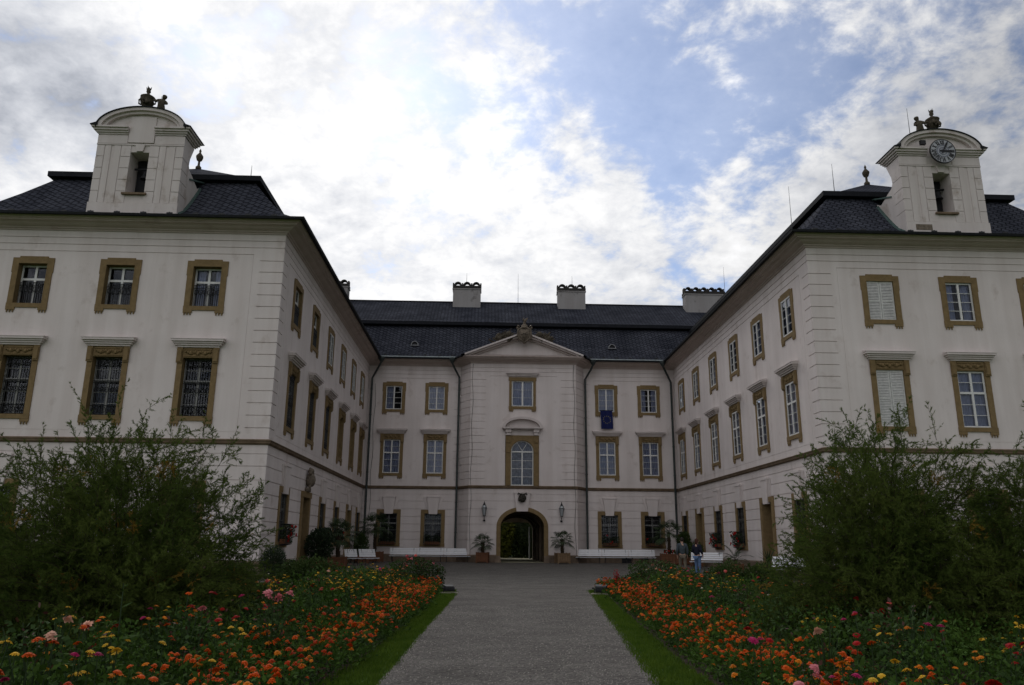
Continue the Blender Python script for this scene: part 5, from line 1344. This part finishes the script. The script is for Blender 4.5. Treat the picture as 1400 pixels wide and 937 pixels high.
def yucca(loc, ph, L, n, label, arch, seed):
    rr = random.Random(seed); root = empty('potted_yucca', loc, 0, label, 'potted plant', 'spiky plants in tubs'); tub(root, .6, ph, M['planter'])
    f = MB(); mb = MB(); mb.tube([(0, 0, ph - .1), (0, 0, ph + .25)], [.1, .08], 8); mb.build('trunk', M['palmtrunk'], root)
    for k in range(n):
        a = k * 2.4; el = R(80) - R(85) * k / n; o = np.array([0, 0, ph + .2]); P = [o]; d = np.array([math.cos(a) * math.cos(el), math.sin(a) * math.cos(el), math.sin(el)]); LL = L * rr.uniform(.8, 1.1)
        for s in range(5): d = d + np.array([0, 0, -arch]); d /= np.linalg.norm(d); P.append(P[-1] + d * LL / 5)
        sd = np.array([-math.sin(a), math.cos(a), 0])
        if arch > .15:                                # feather fronds with leaflets
            f.tube([tuple(q) for q in P], [.012, .01, .009, .007, .005, .003], 4)
            for s in range(1, 5):
                for u in (0, .25, .5, .75):
                    q = P[s] + (P[s + 1] - P[s]) * u
                    for sg in (-1, 1): e = sd * sg + (P[s + 1] - P[s]) * 2.0; e /= np.linalg.norm(e); leaf_arr(f, q[None], (e * .2)[None], (np.array([0, 0, .012]) + d * .012)[None])
        else:
            w = [.022, .026, .024, .018, .01, .001]
            for s in range(5): f.add([P[s] - sd * w[s], P[s] + sd * w[s], P[s + 1] + sd * w[s + 1], P[s + 1] - sd * w[s + 1]], [(0, 1, 2, 3)])
    f.build('leaves', M['palm'], root); return root
yucca((13.7, 43.9, .03), .45, 1.15, 16, 'low arching feather palm in a tub near the middle of the right wing', .28, 1)
yucca((13.9, 39.3, .02), .45, .8, 46, 'spiky yucca in a tub between the two right wing benches', .07, 2)
yucca((-8.1, 54.8, .1), .5, .85, 46, 'spiky yucca in a tub near the left inner corner', .07, 3)
# greenery beyond the passage
bush('tall_hedge', (-.2, 84, 0), 3.2, 1.6, 8.2, 12000, .3, 'hedge', 'bright yellow-green hedge seen through the archway', 'hedge', lump=.06, core=True, z0=-1.5)
bush('tall_hedge', (5.4, 85, 0), 3.6, 1.6, 8.6, 12000, .3, 'hedge2', 'dark green hedge seen through the archway', 'hedge', lump=.06, core=True, z0=-1.5)
bush('tall_hedge', (2.0, 93, 0), 6.5, 2, 9.5, 9000, .42, 'hedge2', 'dark trees closing the view behind the archway hedges', 'hedge', lump=.06, core=True, z0=-1.5)

# ------------------------------------------------------------------ window flower baskets
def basket(org, rz, s, red, label, big=1., group='flower baskets on the ground floor windows'):
    d = Vector((math.cos(rz), math.sin(rz), 0)); root = empty('flower_basket', Vector(org) + d * s + Vector((0, 0, 1.25)), rz, label, 'flower basket', group)
    mb = MB()
    for k in range(9):
        x = -.62 + k * .155; mb.tube([(x, -.1, .95), (x, -.34, .98), (x, -.42, .7), (x, -.36, .1), (x, -.1, .04)], .011, 4)
    for z, y in ((.98, -.34), (.7, -.42), (.1, -.36)): mb.tube([(-.62, -.1, z), (-.62, y, z), (.62, y, z), (.62, -.1, z)], .013, 4)
    mb.build('rack', M['iron'], root)
    mb = MB(); mb.box(-.55, .55, -.32, -.1, .12, .32); mb.build('trough', M['planter'], root)
    n = int(420 * big); Cn = np.stack([rng.uniform(-.6, .6, n), rng.uniform(-.5, -.08, n), .2 + rng.random(n) ** .8 * .75 * big], 1); f = MB(); leaf_cloud(f, Cn, n, np.tile([0, -.5, -.1], (n, 1)), .1, .38, .1); f.build('geranium_leaves', M['darkleaf'], root)
    if red:
        mb = MB(); rr = random.Random(int(s * 10))
        for k in range(red):
            c = (rr.uniform(-.6, .6), rr.uniform(-.62, -.4), rr.uniform(.2, .95))
            for q in range(5): mb.ball((c[0] + rr.uniform(-.05, .05), c[1] + rr.uniform(-.03, .03), c[2] + rr.uniform(-.05, .05)), .035, 5)
        mb.build('geranium_blooms', M['p_red'], root)
    return root
nth = ['first', 'second', 'third', 'last']
for y, red, t in zip(LGW, (9, 3, 6, 1), ('basket full of red geraniums at the window nearest the left wing corner', 'dark leafy basket between the crested door and the middle of the left wing', 'basket with some red blooms at a middle window of the left wing', 'trailing basket at the innermost ground floor window of the left wing')):
    basket((XL, 0, 0), R(90), y, red, t)
for y, red, t in zip(RGW[1:], (9, 8, 2), ('bright red geranium basket nearest the right wing door by the shrub', 'red geranium basket between the two slim windows of the right wing', 'dark leafy basket at the innermost ground floor window of the right wing')):
    basket((XR, 0, 0), R(-90), -y, red, t)
for i, x in enumerate(CGX): basket((0, YC, 0), 0, x, (0, 0, 3, 1)[i], 'dark leafy basket in the %s ground floor window of the central range' % ('first', 'second', 'third', 'fourth')[i], .75)

# ------------------------------------------------------------------ benches
def bench_mesh(L):
    mb = MB(); h = L / 2
    for k in range(5):
        y = -.42 + k * .095; z = .43 - .012 * k; mb.box(-h, h, y, y + .07, z, z + .028)
    for k in range(4):
        z = .52 + k * .118; y = .06 + k * .045; mb.hexa([(-h, y, z), (h, y, z), (h, y + .025, z), (-h, y + .025, z), (-h, y + .035, z + .098), (h, y + .035, z + .098), (h, y + .06, z + .098), (-h, y + .06, z + .098)])
    s = mb.mesh('slats', M['bench']); legs = MB()
    for x in (-h + .2, h - .2):
        legs.tube([(x, -.38, 0), (x, -.32, .25), (x, -.38, .41)], .02, 5); legs.tube([(x, .12, 0), (x, .02, .25), (x, .05, .41), (x, .14, .68), (x, .24, .97)], .02, 5); legs.tube([(x, -.38, .405), (x, .05, .395)], .02, 5); legs.tube([(x, -.33, .22), (x, .03, .22)], .014, 5)
    return s, legs.mesh('bench_frame', M['benchleg'])
def bench(x, y, z, rz, sm, label, group):
    root = empty('garden_bench', (x, y, z), rz, label, 'bench', group); link('slats', sm[0], root); link('bench_frame', sm[1], root); return root
b2 = bench_mesh(1.93)
w = ['outer', 'middle', 'inner']
for i in range(3):
    bench(-5.9 + i * 1.96, 58.95, .13, 0, b2, 'white slatted bench left of the archway, %s of its row' % ('farthest from the arch', 'middle', 'nearest the arch')[i], 'white benches along the central range')
    bench(7.6 + i * 1.96, 58.95, .13, 0, b2, 'white slatted bench right of the archway, %s of its row' % ('nearest the arch', 'middle', 'farthest from the arch')[i], 'white benches along the central range')
b3 = bench_mesh(1.75)
bench(-8.15, 50.2, .08, R(38), bench_mesh(.85), 'short white slatted bench beside the palm tub of the left wing', 'white benches along the wings')
bench(-7.25, 50.9, .08, R(38), bench_mesh(1.15), 'white slatted bench turned to the court before the left inner corner', 'white benches along the wings')
bench(13.4, 48.6, .07, R(-25), bench_mesh(1.9), 'white slatted bench beside the walking couple at the right wing', 'white benches along the wings')
bench(13.9, 36.6, .0, R(-42), b3, 'white slatted bench half behind the feathery shrub at the right wing', 'white benches along the wings')

# ------------------------------------------------------------------ lanterns, flag, spotlights
def lantern(x, label):
    root = empty('wall_lantern', (x, YP, 3.0), 0, label, 'lantern', 'lanterns beside the archway')
    mb = MB(); mb.tube([(0, .0, .1), (0, -.3, .05), (0, -.36, .2), (0, -.36, .42)], .022, 6); mb.tube([(0, 0, .35), (0, -.3, .12)], .016, 5); mb.lathe([(.07, -.06), (.09, 0), (.07, .06)], 8, (0, -.02, .1)); mb.build('bracket', M['iron'], root)
    mb = MB()
    bot, mid, top = .45, .98, 1.12
    for k in range(6):
        a = k * math.pi / 3; c, s = math.cos(a), math.sin(a); mb.tube([(.09 * c, -.36 + .09 * s, bot), (.19 * c, -.36 + .19 * s, mid)], .012, 4); mb.tube([(.21 * c, -.36 + .21 * s, mid), (.06 * c, -.36 + .06 * s, 1.28)], .012, 4)
    mb.lathe([(.1, bot - .04), (.1, bot)], 6, (0, -.36, 0)); mb.lathe([(.2, mid), (.22, mid + .03)], 6, (0, -.36, 0)); mb.lathe([(.09, 1.2), (.07, 1.3), (.03, 1.36), (.04, 1.4), (.005, 1.48)], 8, (0, -.36, 0)); mb.build('lantern_frame', M['iron'], root)
    mb = MB(); mb.lathe([(.08, bot), (.18, mid - .005)], 6, (0, -.36, 0)); mb.lathe([(.19, mid + .04), (.07, 1.22)], 6, (0, -.36, 0)); mb.build('lantern_glass', M['lampglass'], root)
lantern(-.07, 'black wall lantern on the facade left of the archway'); lantern(5.62, 'black wall lantern on the facade right of the archway')
mb = MB(); nx, nz = 14, 22; W, Hh = .94, 1.44
def fl(u, v): return (8.86 + W * u + .02 * math.sin(v * 5), YC - .22 - .05 * math.sin(u * 9 + v * 3) * (1 - v * .4) - .06 * (1 - v), 10.14 + Hh * v)
for i in range(nx):
    for j in range(nz):
        q = [fl(i / nx, j / nz), fl((i + 1) / nx, j / nz), fl((i + 1) / nx, (j + 1) / nz), fl(i / nx, (j + 1) / nz)]; mb.quad(*q)
        mb.quad(*[(x, y + .006, z) for x, y, z in q][::-1])
mb.mi = 1
for k in range(12):
    a = k * math.pi / 6; cu, cv = .5 + .30 * math.cos(a) * 1.0, .5 + .30 * math.sin(a) * W / Hh * 1.0
    P = []
    for j in range(10):
        rr_ = .042 if j % 2 == 0 else .017; t = math.pi / 2 + j * math.pi / 5; x, y, z = fl(cu + rr_ * math.cos(t) / W, cv + rr_ * math.sin(t) / Hh); P.append((x, y - .012, z))
    c0 = fl(cu, cv); b = len(mb.v); mb.add([(c0[0], c0[1] - .012, c0[2])] + P, [(0, 1 + j, 1 + (j + 1) % 10) for j in range(10)])
flag = mb.build('flag', [M['flagblue'], M['flagstar']], None, False)
tag(flag, 'dark blue flag with a ring of yellow stars hanging from an upper window', 'flag')
mb = MB(); mb.tube([(8.8, YC - .2, 11.6), (9.86, YC - .2, 11.6)], .02, 6); mb.tube([(9.33, YC - .02, 11.58), (9.33, YC - .2, 11.6)], .018, 5); mb.build('flag_bar', M['iron'], flag)
def spotlight(x, y, w, h, rz, label):
    root = empty('ground_spotlight', (x, y, .012), rz, label, 'spotlight', 'spotlights at the path end')
    mb = MB(); mb.box(-w * .75, w * .75, -.2, .2, 0, .03); mb.build('slab', M['slab'], root)
    mb = MB(); a = w / 2; mb.hexa([(-a * .8, -.12, .08), (a * .8, -.12, .08), (a, .1, .05), (-a, .1, .05), (-a * .8, -.05, h * .85), (a * .8, -.05, h * .85), (a, .14, h), (-a, .14, h)])
    for k in range(6): z = .1 + k * (h - .15) / 6; mb.box(-a * .78, a * .78, -.15, -.1, z, z + .012)
    mb.tube([(-a - .015, .03, .03), (-a - .015, .03, h * .6)], .014, 5); mb.tube([(a + .015, .03, .03), (a + .015, .03, h * .6)], .014, 5); mb.lathe([(.03, 0), (.035, .04)], 8, (-a - .05, .0, h * .55))
    mb.build('housing', M['lampblack'], root)
    mb = MB(); mb.quad((-a * .9, .13, .07), (a * .9, .13, .07), (a * .9, .155, h * .95), (-a * .9, .155, h * .95)); mb.build('front_glass', M['lampglass'], root)
spotlight(-1.02, 24.2, .3, .24, R(20), 'small black ground spotlight at the end of the left grass strip')
spotlight(3.45, 24.05, .38, .28, R(-15), 'larger black ground spotlight at the end of the right grass strip')

# ------------------------------------------------------------------ the two walkers
def person(loc, rz, ht, jacket, trousers, hairc, hairlen, shoes, label, stride, elbow):
    s = ht / 1.78; root = empty('person', loc, rz, label, 'person')
    hip, kn, an = .93, .5, .09
    N = [(0, 0, hip), (0, .01, 1.08), (0, .015, 1.25), (0, .01, 1.42), (0, -.005, 1.52), (0, -.02, 1.62), (0, -.025, 1.72)]; rad = [(.15, .11), (.135, .1), (.16, .105), (.15, .09), .055, (.08, .095), (.065, .08)]
    E = [(i, i + 1) for i in range(6)]
    leg = {}
    for sg in (-1, 1):
        b = len(N); f = stride * sg
        N += [(sg * .095, 0, hip - .06), (sg * .11, -f * .45 - .02, kn), (sg * .115, -f, an), (sg * .125, -f - .13, .04)]; rad += [.09, .062, .045, .038]
        E += [(0, b), (b, b + 1), (b + 1, b + 2), (b + 2, b + 3)]; leg[sg] = b
    hands = []
    for sg in (-1, 1):
        b = len(N); el = elbow[0 if sg < 0 else 1]
        N += [(sg * .19, .0, 1.42), (sg * .25, .03, 1.16), (sg * .245 + el[0], -.06 + el[1], .94 + el[2]), (sg * .24 + el[0], -.08 + el[1], .84 + el[2])]; rad += [.062, .046, .034, (.036, .024)]
        E += [(3, b), (b, b + 1), (b + 1, b + 2), (b + 2, b + 3)]; hb = b + 3; hx, hy, hz = N[hb]
        for k in range(4):
            c = len(N); q = (k - 1.5) * .017
            N += [(hx, hy + q, hz - .05), (hx - sg * .012, hy + q - .01, hz - .085 - .008 * (1.5 - abs(k - 1.5)))]; rad += [.0095, .008]; E += [(hb, c), (c, c + 1)]
        c = len(N); N += [(hx - sg * .01, hy - .04, hz - .02), (hx - sg * .015, hy - .055, hz - .055)]; rad += [.011, .009]; E += [(hb, c), (c, c + 1)]
    me = skin_mesh('body', N, E, rad, 1); me.materials.append(M['skin']); link('body', me, root)
    # clothes follow the same skeleton a little larger
    def sub(idx, k, name, m, ext=None):
        mp = {o: i for i, o in enumerate(idx)}; nn = [N[i] for i in idx]; ee = [(mp[a], mp[b]) for a, b in E if a in mp and b in mp]
        rr_ = [tuple(np.array(rad[i] if isinstance(rad[i], tuple) else (rad[i],) * 2) * k[0] + k[1]) for i in idx]
        me = skin_mesh(name, nn, ee, rr_, 2); me.materials.append(m); link(name, me, root)
    b1, b2_ = leg[-1], leg[1]; a1 = b2_ + 4; a2 = None
    for i, p in enumerate(N):
        if i > a1 and abs(p[0] - .19) < 1e-6 and abs(p[2] - 1.42) < 1e-6: a2 = i
    sub([0, b1, b1 + 1, b1 + 2, b2_, b2_ + 1, b2_ + 2], (1.0, .02), 'trousers', trousers)
    sub([0, 1, 2, 3, 4, a1, a1 + 1, a1 + 2, a2, a2 + 1, a2 + 2], (1.0, .022), 'jacket', jacket)
    mb = MB()
    for bb in (b1, b2_):
        x, y, z = N[bb + 2]; mb.ball((x, y - .05, .05), .055, 8, .9, .85, 2.3)
    mb.build('shoes', shoes, root, True)
    mb = MB(); mb.ball((0, .012, 1.685), .108, 12, 1.02, .92, 1.0)
    if hairlen > .02: mb.ball((0, .045, 1.6), .085, 10, 1.1, 1.05, .75)
    mb.build('hair', hairc, root, True)
    mb = MB()
    for sg in (-1, 1): mb.ball((sg * .086, -.02, 1.64), .022, 6, 1.4, .5, 1)
    mb.ball((0, -.118, 1.63), .018, 6, 1.4, .8, 1); mb.build('face', M['skin'], root, True)
    mb = MB()
    for sg in (-1, 1): mb.ball((sg * .032, -.102, 1.665), .011, 6)
    mb.ball((0, -.108, 1.585), .02, 6, .3, 1.2, .5); mb.build('eyes_and_mouth', M['darkcarv'], root, True)
    root.scale = (s,) * 3; return root
dk = mat('dark_hair', (.02, .014, .01), .7, .3, var=.3, vscale=20); rd = mat('auburn_hair', (.055, .018, .01), .7, .3, var=.3, vscale=20)
jk1 = mat('grey_blue_jacket', (.055, .068, .078), .85, .2, var=.35, vscale=9); jk2 = mat('navy_sweater', (.014, .015, .028), .9, .15, var=.2, vscale=8)
tr1 = mat('khaki_trousers', (.15, .125, .095), .9, .15, var=.2, vscale=7); tr2 = mat('blue_jeans', (.10, .16, .28), .9, .15, var=.3, vscale=6); shb = mat('dark_shoes', (.02, .018, .016), .6, .3)
person((10.08, 41.0, court_z(41)), R(180 - 8), 1.82, jk1, tr1, dk, 0, shb, 'man seen from behind in a grey-blue jacket and khaki trousers walking in the court', .16, ((0, 0, 0), (0, -.02, 0)))
person((10.55, 39.9, .01), R(180 - 50), 1.76, jk2, tr2, rd, .05, shb, 'person in a navy top and blue jeans standing in the court', .05, ((.04, -.1, .1), (-.04, -.1, .1)))

# ------------------------------------------------------------------ camera, sky, light
PIT, ROL, YAW = .2524, .0085, .0317
cyw, syw = math.cos(YAW), math.sin(YAW)
fwv = Vector((syw * math.cos(PIT), cyw * math.cos(PIT), math.sin(PIT))); rt = Vector((cyw, -syw, 0)); up = rt.cross(fwv)
r2 = rt * math.cos(ROL) + up * math.sin(ROL); u2 = -rt * math.sin(ROL) + up * math.cos(ROL)
cd = bpy.data.cameras.new('camera'); cam = bpy.data.objects.new('camera', cd); COL.objects.link(cam)
m3 = Matrix((r2, u2, -fwv)).transposed(); cam.matrix_world = Matrix.Translation((0, 0, 1.42)) @ m3.to_4x4()
cd.sensor_width = 36; cd.lens = 1070.24 / 1400 * 36; cd.clip_start = .05; cd.clip_end = 5000
scene.camera = cam
def sdir(px, py): return (fwv * 1070.24 + r2 * (px - 700) - u2 * (py - 468.5)).normalized()

SUN = sdir(430, 60)
world = bpy.data.worlds.new('World'); scene.world = world; world.use_nodes = True
nt = world.node_tree; n = nt.nodes; l = nt.links; bg = n['Background']
sky = n.new('ShaderNodeTexSky'); sky.sky_type = 'NISHITA'; sky.sun_disc = False
sky.sun_elevation = math.asin(SUN.z); sky.sun_rotation = math.atan2(SUN.x, SUN.y); sky.air_density = 1.0; sky.dust_density = .6; sky.ozone_density = 1.5
tc = n.new('ShaderNodeTexCoord'); D = tc.outputs['Generated']
def mth(op, a, b=None, c=None, clamp=False):
    x = n.new('ShaderNodeMath'); x.operation = op; x.use_clamp = clamp
    for i, v in enumerate((a, b, c)):
        if v is None: continue
        if isinstance(v, (int, float)): x.inputs[i].default_value = v
        else: l.new(v, x.inputs[i])
    return x.outputs[0]
def blob(px, py, rin, rout, amp):
    d = n.new('ShaderNodeVectorMath'); d.operation = 'DOT_PRODUCT'; l.new(D, d.inputs[0]); d.inputs[1].default_value = sdir(px, py) if not isinstance(px, Vector) else px
    m = n.new('ShaderNodeMapRange'); m.interpolation_type = 'SMOOTHSTEP'; l.new(d.outputs['Value'], m.inputs['Value'])
    m.inputs['From Min'].default_value = math.cos(R(rout)); m.inputs['From Max'].default_value = math.cos(R(rin)); m.inputs['To Max'].default_value = amp
    return m.outputs[0]
def summ(xs):
    o = xs[0]
    for x in xs[1:]: o = mth('ADD', o, x)
    return o
sep = n.new('ShaderNodeSeparateXYZ'); l.new(D, sep.inputs[0])
den = mth('ADD', mth('MAXIMUM', sep.outputs['Z'], 0), .32)
cmb = n.new('ShaderNodeCombineXYZ'); l.new(mth('DIVIDE', sep.outputs['X'], den), cmb.inputs[0]); l.new(mth('DIVIDE', sep.outputs['Y'], den), cmb.inputs[1])
def noise(scale, det, rough, dist=0, off=(0, 0, 0)):
    mp = n.new('ShaderNodeMapping'); mp.inputs['Location'].default_value = off; l.new(cmb.outputs[0], mp.inputs['Vector'])
    z = n.new('ShaderNodeTexNoise'); z.inputs['Scale'].default_value = scale; z.inputs['Detail'].default_value = det; z.inputs['Roughness'].default_value = rough; z.inputs['Distortion'].default_value = dist
    l.new(mp.outputs[0], z.inputs['Vector']); return z.outputs['Fac']
n1 = noise(3.6, 10, .6, .2, (3.1, 1.7, 0)); n2 = noise(9.5, 9, .62, .25, (7.3, 2.2, 0)); n3 = noise(2.6, 8, .6, .3, (1.2, 9.4, 0)); n4 = noise(26, 7, .6, .2, (4, 4, 0))
# cloud cover: open to the upper right, closed elsewhere
blue = summ([blob(900, 60, 1, 9, .27), blob(1010, 190, 2, 9, .26), blob(760, 200, 1, 6, .30), blob(830, 30, 1, 6, .28), blob(740, 70, 1, 5, .22), blob(950, 260, 2, 7, .16), blob(1060, 120, 1, 7, .19), blob(680, 160, .5, 5, .28), blob(900, 190, 1, 6, .22), blob(1180, 60, 2, 8, .22), blob(1350, 60, 2, 6, .18)])
white = summ([blob(230, 250, 9, 19, .30), blob(520, 330, 6, 14, .25), blob(800, 370, 3, 8, .26), blob(1170, 230, 2, 5, .26), blob(1340, 150, 2, 6, .28), blob(1020, 300, 2, 5, .22), blob(760, 90, 1, 3.5, .14), blob(950, 110, .5, 3, .22), blob(760, 165, .5, 3, .16), blob(1100, 290, 1, 4, .2), blob(870, 70, .5, 3, .22), blob(1090, 150, .5, 4, .16), blob(1230, 140, 1, 4, .16)])
def ctr(x, k): return mth('MULTIPLY', mth('SUBTRACT', x, .5), k)
cov = mth('SUBTRACT', summ([ctr(n1, 1.5), ctr(n2, 1.9), ctr(n4, .7), mth('MULTIPLY', white, .62)]), mth('SUBTRACT', mth('MULTIPLY', blue, .85), .73))
mask = n.new('ShaderNodeMapRange'); mask.interpolation_type = 'SMOOTHSTEP'; l.new(cov, mask.inputs['Value']); mask.inputs['From Min'].default_value = .30; mask.inputs['From Max'].default_value = .86
mask.inputs['To Min'].default_value = .26
# cloud brightness: thick grey parts, bright towards the veiled sun, dimmer away from it except an added glow behind
grey = summ([blob(50, 80, 2, 7, .30), blob(110, 200, 2, 8, .26), blob(380, 30, 1, 6, .22), blob(640, 20, 1, 4, .08), blob(1330, 170, 2, 9, .22), blob(1200, 330, 2, 8, .12)])
sunward = blob(SUN, 0, 4, 62, 1.0)
glow = blob(420, 260, 3, 24, .10)
br = mth('SUBTRACT', summ([ctr(n3, .7), ctr(n2, .8), ctr(n4, .4), glow]), mth('SUBTRACT', mth('MULTIPLY', grey, mth('MULTIPLY', n1, 1.35)), .90))
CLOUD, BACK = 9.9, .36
lum = mth('MULTIPLY', mth('MULTIPLY', mth('MAXIMUM', br, .25), CLOUD), summ([mth('MULTIPLY', sunward, 1 - BACK), blob(Vector((-.55, -.8, .62)).normalized(), 0, 4, 80, .70), BACK]))  # adds an unseen bright sky patch behind the camera to lift the facades
cc = n.new('ShaderNodeMix'); cc.data_type = 'RGBA'; l.new(mth('SUBTRACT', mth('MULTIPLY', br, 1.6), .62, clamp=True), cc.inputs[0]); cc.inputs[6].default_value = (.86, .92, 1.06, 1); cc.inputs[7].default_value = (1, 1, 1.01, 1)
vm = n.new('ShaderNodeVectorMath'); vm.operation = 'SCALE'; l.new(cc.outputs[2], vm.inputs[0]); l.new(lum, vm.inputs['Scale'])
tint = n.new('ShaderNodeVectorMath'); tint.operation = 'MULTIPLY'; l.new(sky.outputs[0], tint.inputs[0]); tint.inputs[1].default_value = (.84, .98, 1.20)
sk = n.new('ShaderNodeVectorMath'); sk.operation = 'SCALE'; l.new(tint.outputs[0], sk.inputs[0]); l.new(mth('ADD', mth('MULTIPLY', sunward, .7), .35), sk.inputs['Scale'])
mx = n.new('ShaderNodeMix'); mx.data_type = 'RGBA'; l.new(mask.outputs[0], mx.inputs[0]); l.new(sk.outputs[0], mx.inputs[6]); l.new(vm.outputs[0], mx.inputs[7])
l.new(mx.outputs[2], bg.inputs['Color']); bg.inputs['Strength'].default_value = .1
sd = bpy.data.lights.new('sun', 'SUN'); sd.energy = .5; sd.angle = R(16); sd.color = (1, .95, .87)
so = bpy.data.objects.new('sun', sd); COL.objects.link(so); so.rotation_euler = SUN.to_track_quat('Z', 'Y').to_euler(); so.location = (-20, 40, 60)
scene.view_settings.view_transform = 'Standard'; scene.view_settings.look = 'None'; scene.view_settings.exposure = 0; scene.view_settings.gamma = 1
scene.render.engine = 'CYCLES'
scene.cycles.max_bounces = 6; scene.cycles.diffuse_bounces = 3; scene.cycles.glossy_bounces = 2; scene.cycles.transparent_max_bounces = 8; scene.cycles.transmission_bounces = 2
scene.cycles.use_denoising = True; scene.cycles.caustics_reflective = False; scene.cycles.caustics_refractive = False
